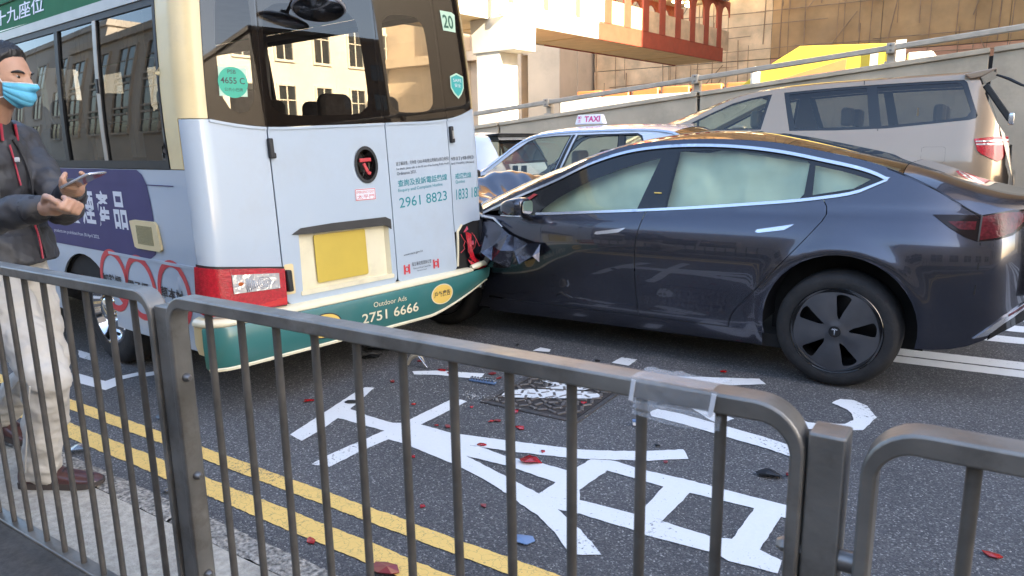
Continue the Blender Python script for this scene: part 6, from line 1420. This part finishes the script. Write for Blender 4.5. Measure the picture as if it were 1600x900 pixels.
# ------------------------------------------------------------------ background: footbridge, scaffolded block, far buildings, street walls
M_BRIDGEW = mat('bridge_cream_paint', (0.62, 0.57, 0.47), 0.6, var=.06, scale=2, dirt=(.45, .39, .3), dscale=1.2, damt=.4)
M_BRIDGER = mat('bridge_red_paint', (0.40, 0.080, 0.042), 0.55, var=.10, scale=3, dirt=(.28, .10, .06), dscale=2, damt=.5)
M_SOFFIT = mat('bridge_soffit', (0.80, 0.58, 0.29), 0.75, var=.08, scale=1.5)  # golden light on the underside is put into this colour
M_BEIGE = mat('beige_render', (0.55, 0.44, 0.32), 0.85, var=.08, scale=.8, dirt=(.3, .25, .2), dscale=.6, damt=.4)
M_NET = mat('brown_safety_net', (0.46, 0.26, 0.108), 0.9, var=.24, scale=.9, bump=.4, bscale=6, dirt=(.30, .19, .10), dscale=.35, damt=.6, detail=7)
M_NETP = mat('pale_safety_net', (0.74, 0.50, 0.28), 0.9, var=.22, scale=1.3, bump=.4, bscale=6, dirt=(.33, .25, .17), dscale=.6, damt=.6, detail=7)
M_NETR = mat('reddish_safety_net', (0.58, 0.275, 0.15), 0.9, var=.2, scale=1.1, bump=.4, bscale=6, dirt=(.36, .19, .11), dscale=.5, damt=.6, detail=7)
M_BAMBOO = mat('bamboo_pole', (0.30, 0.18, 0.095), 0.8, var=.3, scale=2)
M_LAMP = bpy.data.materials.new('warm_lamp'); M_LAMP.use_nodes = True
_b = M_LAMP.node_tree.nodes['Principled BSDF']; _b.inputs['Emission Color'].default_value = (1, .83, .45, 1); _b.inputs['Emission Strength'].default_value = 3.0; _b.inputs['Base Color'].default_value = (.8, .7, .5, 1)
# footbridge: local frame, x to its right-hand face (face at x=0), y along, z up from the soffit
BA = math.atan2(1.64, 16.9)
def bridge_pt(t, w, z): return (-16.08+math.sin(BA)*t-math.cos(BA)*w*1.0, 25.84+math.cos(BA)*t+math.sin(BA)*w, 6.0+z)
K7 = .717
fb = empty('footbridge', (-16.08*K7, 25.84*K7, 4.70), -BA, 'covered footbridge with cream near end and red framed far end crossing overhead', 'footbridge')
T0, T1 = -8.5, 18.5                                       # along local y
MB().box((-3.0, T0, 0), (0, T1, .22)).build('deck', M_SOFFIT, fb)
for k in range(5): MB().box((-2.9, T0+2+k*5.2, -.03), (-.05, T0+2.08+k*5.2, -.001)).build('soffit_rib', M_SOFFIT, fb)
for x in (-3.05, 0):
    MB().box((x, T0, -.05), (x+.08, 4.8, .75)).build('fascia', M_BRIDGEW, fb, bevel=.02)
    MB().box((x, 4.82, -.05), (x+.08, T1, .75)).build('fascia', M_BRIDGER, fb, bevel=.02)
MB().box((-3.3, T0, 3.35), (.35, T1, 3.75)).build('bridge_roof', M_BRIDGEW, fb)
M_POST = mat('brown_post', (.34, .17, .09), .6, var=.1)
n_ = 0; t = T0
while t < T1-.3:
    red = t > 4.2
    for x in (-3.02, .0):
        if red:
            MB().box((x-.03, t, .70), (x+.10, t+.62, 3.40)).build('frame_post', M_BRIDGER, fb, bevel=.03)
        else:
            MB().box((x-.03, t, .70), (x+.10, t+.30, 3.40)).build('frame_post', M_POST, fb, bevel=.02)
    nx = t+(1.75 if red else 2.3)
    for x in (-3.0, .02):
        if red:
            # balustrade mesh panel and rounded head of the opening
            MB().box((x, t+.64, .62), (x+.05, nx-.02, 1.75)).build('mesh_panel', M_NETP, fb)
            b = MB(); w = nx-t-.62; arc = [(t+.62+w/2+w/2*math.cos(R(a)), 2.55+.55*math.sin(R(a))) for a in range(0, 181, 20)]
            b.prism([(nx, 2.55), (nx, 3.4), (t+.62, 3.4), (t+.62, 2.55)][0:3]+[(t+.62, 2.55)]+arc[::-1][1:-1], 'x', x-.02, x+.07); b.build('arch_head', M_BRIDGER, fb)
        else:
            MB().box((x, t+.31, .62), (x+.06, nx-.01, 1.95)).build('parapet_panel', M_BRIDGEW, fb, bevel=.02)
    t = nx
for k in range(7):
    MB().box((-1.7, 7.3+k*1.6, 3.1), (-1.3, 7.9+k*1.6, 3.2)).build('ceiling_lamp', M_LAMP, fb)
fb.scale = (K7,)*3
# bridge pier: column with a heavy cap
pr = empty('bridge_pier', (-15.9*K7, 23.6*K7, .40), -BA, 'cream concrete pier with square cap carrying the footbridge', 'bridge pier')
MB().box((-1.05, -.5, -.55), (.12, .6, 4.8)).build('shaft', M_BRIDGEW, pr, bevel=.04)
MB().prism([(-1.3, 6.0), (-1.2, 4.75), (.95, 4.75), (1.0, 6.0)], 'y', -.55, .65).build('cap', M_BRIDGEW, pr, bevel=.04)
MB().box((.25, -.75, 6.0), (.45, -.55, 9.2)).build('downpipe', M_BRIDGEW, pr)
pr.scale = (K7,)*3
# scaffolded block
sb = empty('scaffolded_building', (-5, 36, 0), 0, 'building wrapped in brown scaffold netting behind the ramp', 'building')
MB().box((-18.5+5, .35, 0), (42, 24, 27)).build('wall', mat('raw_concrete', (.2, .17, .14), .9, var=.2, scale=.5), sb)
def netsheet(x0, x1, z0, z1, m, y=0, seed=0):
    b = MB(); b.grid(lambda u, v: (x0+(x1-x0)*u, y+.05*noise.noise((u*3+x0, v*3+z0, seed))+.05*noise.noise((u*11+x0, v*8+z0, seed))-.04*math.sin(math.pi*u)*math.sin(math.pi*v), z0+(z1-z0)*v), 14, 10)
    return b.build('net_sheet', m, sb, smooth=True, fix=False)
for i in range(9):
    for j in range(6):
        x0 = -13.5+i*4.6; netsheet(x0, x0+4.58, 1.2+j*3.9, 1.2+(j+1)*3.9-.03, M_NETP if x0 < -7 and j < 2 else (M_NETR if j == 0 else M_NET), seed=i)  # left lower sheets paler: sunlight through the net put into the colour
bp = MB(); br = random.Random(4)
x = -13.6
while x < 28:
    
    z_ = br.uniform(.2, 2.5)
    while z_ < 24:
        L_ = br.uniform(2.5, 6.5)
        if br.random() < .72: bp.tube([(x+br.uniform(-.07, .07), -.22+br.uniform(-.06, .04), z_), (x+br.uniform(-.07, .07), -.22, z_+L_)], br.uniform(.014, .028), 5)
        z_ += L_*.92
    x += br.uniform(.32, .75)
z = 1.2
while z < 24:
    
    x = -13.8+br.uniform(0, 2)
    while x < 28:
        L_ = br.uniform(2, 6)
        if br.random() < .7: bp.tube([(x, -.26, z+br.uniform(-.07, .07)), (x+L_, -.26, z+br.uniform(-.07, .07))], br.uniform(.012, .024), 5)
        x += L_*.9
    z += br.uniform(.35, .75)
for k in range(140):
    xx, zz = br.uniform(-13, 26), br.uniform(1, 18); bp.tube([(xx, -.3, zz), (xx+br.uniform(-1.6, 1.6), -.3, zz+1.6)], .024, 5)
tag(bp.build('scaffold_pole', M_BAMBOO, sb), kind='stuff')
for xx, zz in ((-6.4, 8.05), (-5.1, 8.0), (-4.0, 8.1), (-7.4, 7.9)):
    MB().box((xx-.35, -.5, zz), (xx+.35, -.42, zz+.12)).build('work_lamp', M_LAMP, sb)
# beige concrete block left of the scaffold, behind the pier
bb = empty('beige_building', (-24, 34, 0), 0, 'plain beige concrete building with projecting bays behind the bridge pier', 'building')
MB().box((-8, .4, 0), (5.35, 16, 22)).build('wall', M_BEIGE, bb)
for x0, x1, yy in ((-3.0, -1.6, -.6), (1.2, 2.3, -.3), (3.4, 5.3, -1.4)):
    MB().box((x0, yy, 0), (x1, .4, 22)).build('projecting_bay', M_BEIGE, bb, bevel=.03)
for z in (6.0, 10, 14): MB().box((-8, -.15, z), (3.3, .4, z+.5)).build('floor_band', M_BEIGE, bb)
# site hoardings seen over the parapet
M_WH = mat('white_hoarding', (.66, .62, .52), .6, var=.05); M_OR = mat('orange_barrier', (.55, .17, .05), .5, var=.15, scale=2)
hd_ = empty('site_hoarding', (-8.86, 20.2, .253), 0, 'long white hoarding panels behind the parapet', 'hoarding')
for k in range(6):
    MB().box((-3.3+k*1.12, 0, -.3), (-3.3+k*1.12+1.10, .08, 3.02)).build('panel', M_WH, hd_)
hd_.scale = (.82,)*3
ob = empty('orange_barrier', (-8.86, 21.48, .253), 0, 'orange water filled barriers in a row below the scaffold', 'barrier')
for k in range(8):
    MB().prism([(-3.5+k*1.2, -.3), (-2.35+k*1.2, -.3), (-2.4+k*1.2, 3.38), (-3.45+k*1.2, 3.38)], 'y', 0, .3).build('barrier_block', M_OR, ob, bevel=.05)
ob.scale = (.82,)*3
wp = empty('white_bollard', (-4.15, 15.0, 0), 0, 'white round post behind the parapet beside the yellow canopy', 'post')
MB().lathe([(0, 2.82), (.05, 2.80), (.09, 2.72), (.09, 1.6)], 16, 'z').build('shaft', M_WH, wp, smooth=True)
M_YC = mat('yellow_canopy', (.80, .56, .045), .55, var=.05); M_OC = mat('orange_panel', (.60, .22, .07), .55, var=.06)
yc = empty('site_canopy', (-2.6, 15, 0), 0, 'bright yellow sloping canopy with orange side panel beyond the parapet', 'canopy')
o_ = [(-1.98, 2.2), (-1.86, 2.45), (-1.26, 2.84), (-.74, 3.13), (.86, 3.05), (.86, 2.2)]
MB().prism(o_, 'y', 0, 1.6).build('roof_sheet', M_YC, yc, bevel=.015)
MB().prism([(-1.40, 2.2), (-1.12, 2.53), (.10, 2.84), (.10, 2.2)], 'y', -.03, -.004).build('side_panel', M_OC, yc)
for x0, x1, z in ((.50, .62, 2.98), (.90, 1.06, 3.09)): MB().box((x0, -.06, 2.0), (x1, -.005, z)).build('canopy_post', M_WH, yc)
MB().box((1.08, .1, 2.0), (1.48, 1.2, 2.88)).build('equipment_box', M_WH, yc, bevel=.03)
# building rows that wall the street in: opposite side (seen through the bus), kerb side behind the camera (reflected)
M_PANE = mat('dark_window', (.03, .035, .04), .06, spec=.7)
def block(name, loc, size, m, label, face, cols, rows, ww, wh, z0=2.2, cat='building'):
    """A building with recessed windows on one face ('x' = +X face, 'y' = +Y face, '-y', '-x')."""
    bx, by, bz = size; o = empty(name, loc, 0, label, cat)
    MB().box((0, 0, 0), (bx, by, bz)).build('wall', m, o)
    L = by if 'x' in face else bx; src = None; sf = None
    MB().box((-.2, -.2, bz), (bx+.2, by+.2, bz+.5)).build('cornice', m, o)
    for i in range(cols):
        for j in range(rows):
            c = (i+.5)*L/cols; z = z0+j*(bz-z0-1)/rows
            if src is None:
                fr = MB(); fr.box((-ww/2-.12, -.05, -.12), (ww/2+.12, .10, 0)).box((-ww/2-.12, -.05, wh), (ww/2+.12, .10, wh+.12)).box((-ww/2-.12, -.05, 0), (-ww/2, .10, wh)).box((ww/2, -.05, 0), (ww/2+.12, .10, wh)).box((-.03, .0, 0), (.03, .06, wh)).box((-ww/2, .0, wh*.62), (ww/2, .06, wh*.62+.05))
                src = fr.build('window', m, o); g = MB().box((-ww/2, -.05, 0), (ww/2, .015, wh)).build('pane', M_PANE, src); w = src
            else:
                w = src.copy(); COL.objects.link(w); w.parent = o; g = src.children[0].copy(); COL.objects.link(g); g.parent = w
            if face == 'y': w.location = (c, by, z); w.rotation_euler = (0, 0, 0)
            elif face == '-y': w.location = (c, 0, z); w.rotation_euler = (0, 0, math.pi)
            elif face == 'x': w.location = (bx, c, z); w.rotation_euler = (0, 0, -math.pi/2)
            else: w.location = (0, c, z); w.rotation_euler = (0, 0, math.pi/2)
    return o
M_WB = mat('white_stucco', (.66, .63, .56), .8, var=.05, scale=.6); M_BR = mat('brown_tile', (.30, .225, .165), .6, var=.15, scale=.4)
M_DB = mat('dark_brown_tile', (.13, .095, .07), .6, var=.15, scale=.4)
M_GB = mat('grey_render', (.60, .54, .46), .8, var=.12, scale=.4); M_TB = mat('tan_render', (.64, .53, .40), .8, var=.1, scale=.4)
block('white_building', (-44, 20, 0), (12, 26, 17), M_WB, 'white stucco building with tall windows far along the street', 'x', 10, 4, 1.1, 2.0, 2.6)
block('brown_building', (-46, -22, 0), (30, 14, 9), M_TB, 'low brown tiled building on the near side of the street', 'y', 8, 3, 2.2, 2.2)
block('shophouse_row', (-110, -24, 0), (62, 14, 12), M_GB, 'long grey shophouse row down the street', 'y', 12, 3, 2.2, 2.2)
block('grey_building', (-15.5, -21, 0), (14, 13, 4.6), M_GB, 'low grey building behind the footway', 'y', 5, 1, 1.8, 1.6, 1.2)
block('tan_building', (-1, -22, 0), (17, 14, 4.6), M_TB, 'tan building with square windows behind the footway', 'y', 6, 1, 1.7, 1.6, 1.2)
block('tall_building', (16.5, -24, 0), (100, 16, 36), M_BR, 'tall brown tower block shading the street', 'y', 16, 8, 2.4, 2.2)  # unseen; position and height chosen to keep the near street shaded
block('corner_shade_block', (10, 17.2, 0), (5, 38, 27), M_DB, 'unseen corner block placed to shade the far end of the footbridge', '-x', 7, 6, 2.0, 2.0)  # added out of view to throw shade on the red end of the bridge
block('distant_building', (62, 34, 0), (20, 40, 22), M_DB, 'distant tan block at the end of the side street', '-x', 8, 5, 2.2, 2.0)
# ------------------------------------------------------------------ crash debris on the road: every shard a thing of its own
M_SHRED = mat('red_plastic_shard', (0.33, 0.012, 0.016), 0.22, coat=.5, var=.2, scale=60); M_SHDK = mat('dark_red_shard', (0.20, 0.02, 0.022), .3, coat=.3)
M_SHBLK = mat('black_plastic_shard', (0.02, 0.02, 0.022), .35, coat=.2); M_SHSIL = mat('silvered_shard', (.55, .58, .62), .18, metal=.85); M_SHBLUE = mat('blue_plastic_shard', (.13, .21, .36), .35)
dr = random.Random(21)
def shard(name, x, y, size, m, label, group=None, elong=1.5, rz=None, lift=.3, base=None, cat='shard', thick=.004, n=7):
    z0 = road_z(y)+(.004 if base is None else base); pts = []
    for k in range(n):
        a = 2*math.pi*k/n+dr.uniform(-.25, .25); r = size*dr.uniform(.55, 1.0); pts.append((r*elong*math.cos(a), r*math.sin(a)))
    cv = dr.uniform(.2, .6)*lift; b = MB(); top_ = [(px, py, size*(.12+cv*(1-(px/(size*elong))**2)+dr.uniform(0, .15*lift))) for px, py in pts]; c = (0, 0, size*(.25+cv))
    b.add(top_+[c], [(i, (i+1) % n, n) for i in range(n)]); low = [(px*.97, py*.97, pz-thick) for px, py, pz in top_]+[(0, 0, c[2]-thick)]
    b.add(low, [((i+1) % n, i, n) for i in range(n)]); k0 = 0; q = n+1
    b.f += [(i, q+i, q+(i+1) % n, (i+1) % n) for i in range(n)]
    mn = min(v[2] for v in b.v); b.v = [(v[0], v[1], v[2]-mn) for v in b.v]
    o = b.build(name, m); o.location = (x, y, z0); o.rotation_euler = (0, 0, dr.uniform(0, 6.28) if rz is None else rz)
    return tag(o, label, cat, group)
GR = 'red lamp lens fragments scattered on the road'
shard('lens_shard', -1.612, 2.532, .050, M_SHRED, 'largest curved red lens shard lying on the white road letters', GR, 1.3, .5, .7)
shard('lens_shard', -1.577, 1.575, .048, M_SHDK, 'dark red lens shard on the yellow line nearest the kerb', GR, 1.5, .3, .6)
shard('lens_shard', -.58, 2.993, .036, M_SHRED, 'red pointed shard beside the right hand railing post', GR, 1.5, 2.6, .6)
shard('lens_shard', -1.939, 1.563, .020, M_SHRED, 'small red chip between the kerb and the yellow lines', GR)
shard('lens_shard', .111, 2.741, .020, M_SHRED, 'lone red chip on bare asphalt at the far right', GR, 1.8)
CHIPS = '''chip in the crook of the crossed white strokes, nearer the manhole|chip beside its twin below the manhole, the smaller of the two|flat chip just below the near corner of the manhole|dull chip right of the crossed white strokes|tiny chip at the edge of the crossed white strokes|chip between the manhole and the fan of white strokes|chip between the white strokes and the yellow lines, right one|chip between the white strokes and the yellow lines, left one|dull chip on dark asphalt near the bus bumper|chip beside the short zigzag white mark|chip in the shadow beside the car|dull chip on the end of the short white bar|chip just above the short white bar|small chip on the short white bar|dull chip lying on the manhole frame|chip beside the blue toothed strip|chip lying on the manhole paint|dull chip above the crossed white strokes|chip near the bus corner beyond the white bar|tiny chip on the uppermost of the fanned strokes|tiny dull chip between the white bar and the strokes|tiny chip above the boxed white character|tiny chip below the first fanned stroke|dull chip in the shade beside the bumper corner|chip under the end of the bus bumper'''.split('|')
for i, (x, y, s) in enumerate(((-2.017, 2.859, .016), (-2.037, 2.837, .014), (-1.867, 2.841, .022), (-2.186, 2.666, .018), (-2.247, 2.649, .012), (-1.908, 2.57, .018), (-1.559, 2.102, .014), (-1.761, 1.971, .014), (-3.092, 2.549, .026), (-2.482, 3.482, .022),
        (-1.281, 4.241, .022), (-2.798, 3.369, .022), (-2.77, 3.42, .018), (-2.72, 3.35, .016), (-2.01, 3.02, .024), (-2.40, 3.43, .016), (-1.75, 3.30, .02), (-2.55, 2.82, .016), (-2.92, 3.05, .018), (-1.62, 2.66, .012), (-2.25, 2.95, .012), (-1.10, 2.85, .012), (-2.10, 2.30, .013), (-2.62, 3.62, .02), (-3.05, 3.45, .018))):
    b0 = .0125 if abs(x+1.96) < .3 and abs(y-3.345) < .3 else None
    shard('lens_shard', x, y, s, M_SHRED if i % 3 else M_SHDK, 'red lens '+CHIPS[i], 'small red chips on the road', 1.5, None, .5, b0)
shard('trim_piece', -.682, 2.95, .040, M_SHBLK, 'twisted black plastic clip on asphalt right of the white letters', 'black trim fragments', 1.6, .4, 1.1, cat='fragment')
shard('trim_piece', -3.537, 1.956, .040, M_SHBLK, 'black fragment with blue sheen between bus and yellow lines', 'black trim fragments', 1.1, 1.4, 1.2, cat='fragment')
shard('trim_piece', -2.781, 3.649, .065, M_SHBLK, 'long bent black strip on the white line under the bus corner', 'black trim fragments', 2.2, -.5, .6, cat='fragment')
shard('trim_piece', -3.472, 3.558, .11, M_SHBLK, 'large black broken grille piece under the back of the bus', 'black trim fragments', 1.6, .4, .9, cat='fragment')
shard('trim_piece', -3.385, 3.342, .06, M_SHBLK, 'black jagged lump just below the green bumper', 'black trim fragments', 1.5, .2, 1.2, cat='fragment')
shard('trim_piece', -2.859, 2.666, .035, M_SHBLK, 'flat black scrap beside the crossed white strokes', 'black trim fragments', 1.8, .3, .5, cat='fragment')
shard('trim_piece', -3.089, 3.728, .05, M_SHBLK, 'dark curved scrap next to the pale ring below the bus', 'black trim fragments', 1.8, .8, .8, cat='fragment')
shard('blue_shard', -1.295, 1.971, .042, M_SHBLUE, 'flat blue plastic shard above the yellow lines', None, 1.3, .2, .3)
shard('silver_shard', -2.745, 1.518, .032, M_SHSIL, 'silvery folded scrap beside the kerb', 'silvery scraps by the kerb', 1.2, .4, 1.1)
shard('silver_shard', -3.506, 1.514, .045, M_SHSIL, 'silvery ribbed scrap in front of the shoe of the man', 'silvery scraps by the kerb', 1.3, .9, 1.2)
for (x, y, s), lb in zip(((-1.40, 3.52, .015), (-3.25, 3.1, .02), (-2.05, 4.05, .018), (-2.7, 4.1, .02), (-3.0, 3.95, .022), (-2.3, 3.9, .014), (-1.2, 3.0, .012)), ('beside the tape end of the long white line', 'below the bumper left of the short white bar', 'next to the small white dash under the car', 'in the shadow under the car sill', 'under the corner where bus and car touch', 'between the zigzag white mark and the car', 'above the boxed white character')):
    shard('trim_chip', x, y, s, M_SHBLK, 'tiny black plastic chip '+lb, 'tiny black chips', 1.4, None, .8, cat='fragment')
# blue toothed strip, small white and blue box, curved bumper end with pale ring
st_ = empty('toothed_strip', (-2.44, 3.318, .004), .10, 'blue silvery toothed lamp strip left of the manhole cover', 'lamp strip')
MB().prism([(-.085, 0), (.085, 0), (.08, .022), (-.08, .026)], 'x', 0, .001); b = MB(); b.prism([(-.09, -.014), (.09, -.014), (.085, .018), (-.085, .018)], 'z', .0, .012); b.build('strip_back', M_SHBLUE, st_, bevel=.003)
b = MB()
for k in range(9): b.box((-.082+.0195*k, -.012, .012), (-.072+.0195*k, .014, .026))
tb_ = b.build('tooth', M_SHSIL, st_, bevel=.002)
bx = empty('small_box', (-1.385, 3.183, .004), .5, 'tiny white and blue plastic block on the asphalt above the letters', 'block')
MB().box((-.022, -.014, 0), (.022, .014, .018)).build('block', mat('white_plastic', (.7, .7, .72), .3), bx, bevel=.003); MB().box((-.0225, -.0145, .018), (.0225, .0145, .026)).build('block_cap', M_SHBLUE, bx, bevel=.002)
ar = empty('bent_trim_piece', (-2.99, 3.36, .004), .15, 'curved silver trim piece standing on the short white line', 'trim piece')
b = MB(); b.tube([(-.075+.15*t, .01*math.sin(3*t), .07*math.sin(math.pi*min(1, t*1.15))**.8+.004) for t in np.linspace(0, 1, 12)], [.010, .013, .016, .018, .018, .016, .014, .012, .010, .008, .007, .005], 8); b.build('trim_arc', mat('beige_lining', (.42, .37, .28), .6), ar, smooth=True)
b = MB(); b.bar((.02, -.012, .075), (.085, -.014, .006), .016, .006); b.build('trim_face', M_SHSIL, ar, bevel=.002)
# glass crumbs too many to count
b = MB(); gr_ = random.Random(9)
for k in range(900):
    r = abs(gr_.gauss(0, .75)); a = gr_.uniform(0, 6.28); x, y = -2.35+r*math.cos(a)*1.3, 3.1+r*math.sin(a)*.8
    if y < 1.55: continue
    z = road_z(y)+.0045+(.008 if abs(x+1.96) < .31 and abs(y-3.345) < .31 else 0); s = gr_.uniform(.0012, .0042); q = gr_.uniform(0, 3)
    pts = [(x+s*math.cos(q+2.1*i), y+s*math.sin(q+2.1*i), z) for i in range(3)]; b.add(pts+[(x, y, z+s*.9)], [(2, 1, 0), (0, 1, 3), (1, 2, 3), (2, 0, 3)])
tag(b.build('glass_crumbs', mat('pale_glass_crumb', (.45, .46, .46), .15, coat=.5), fix=False), 'fine broken glass and grit scattered over the asphalt', 'glass', kind='stuff')
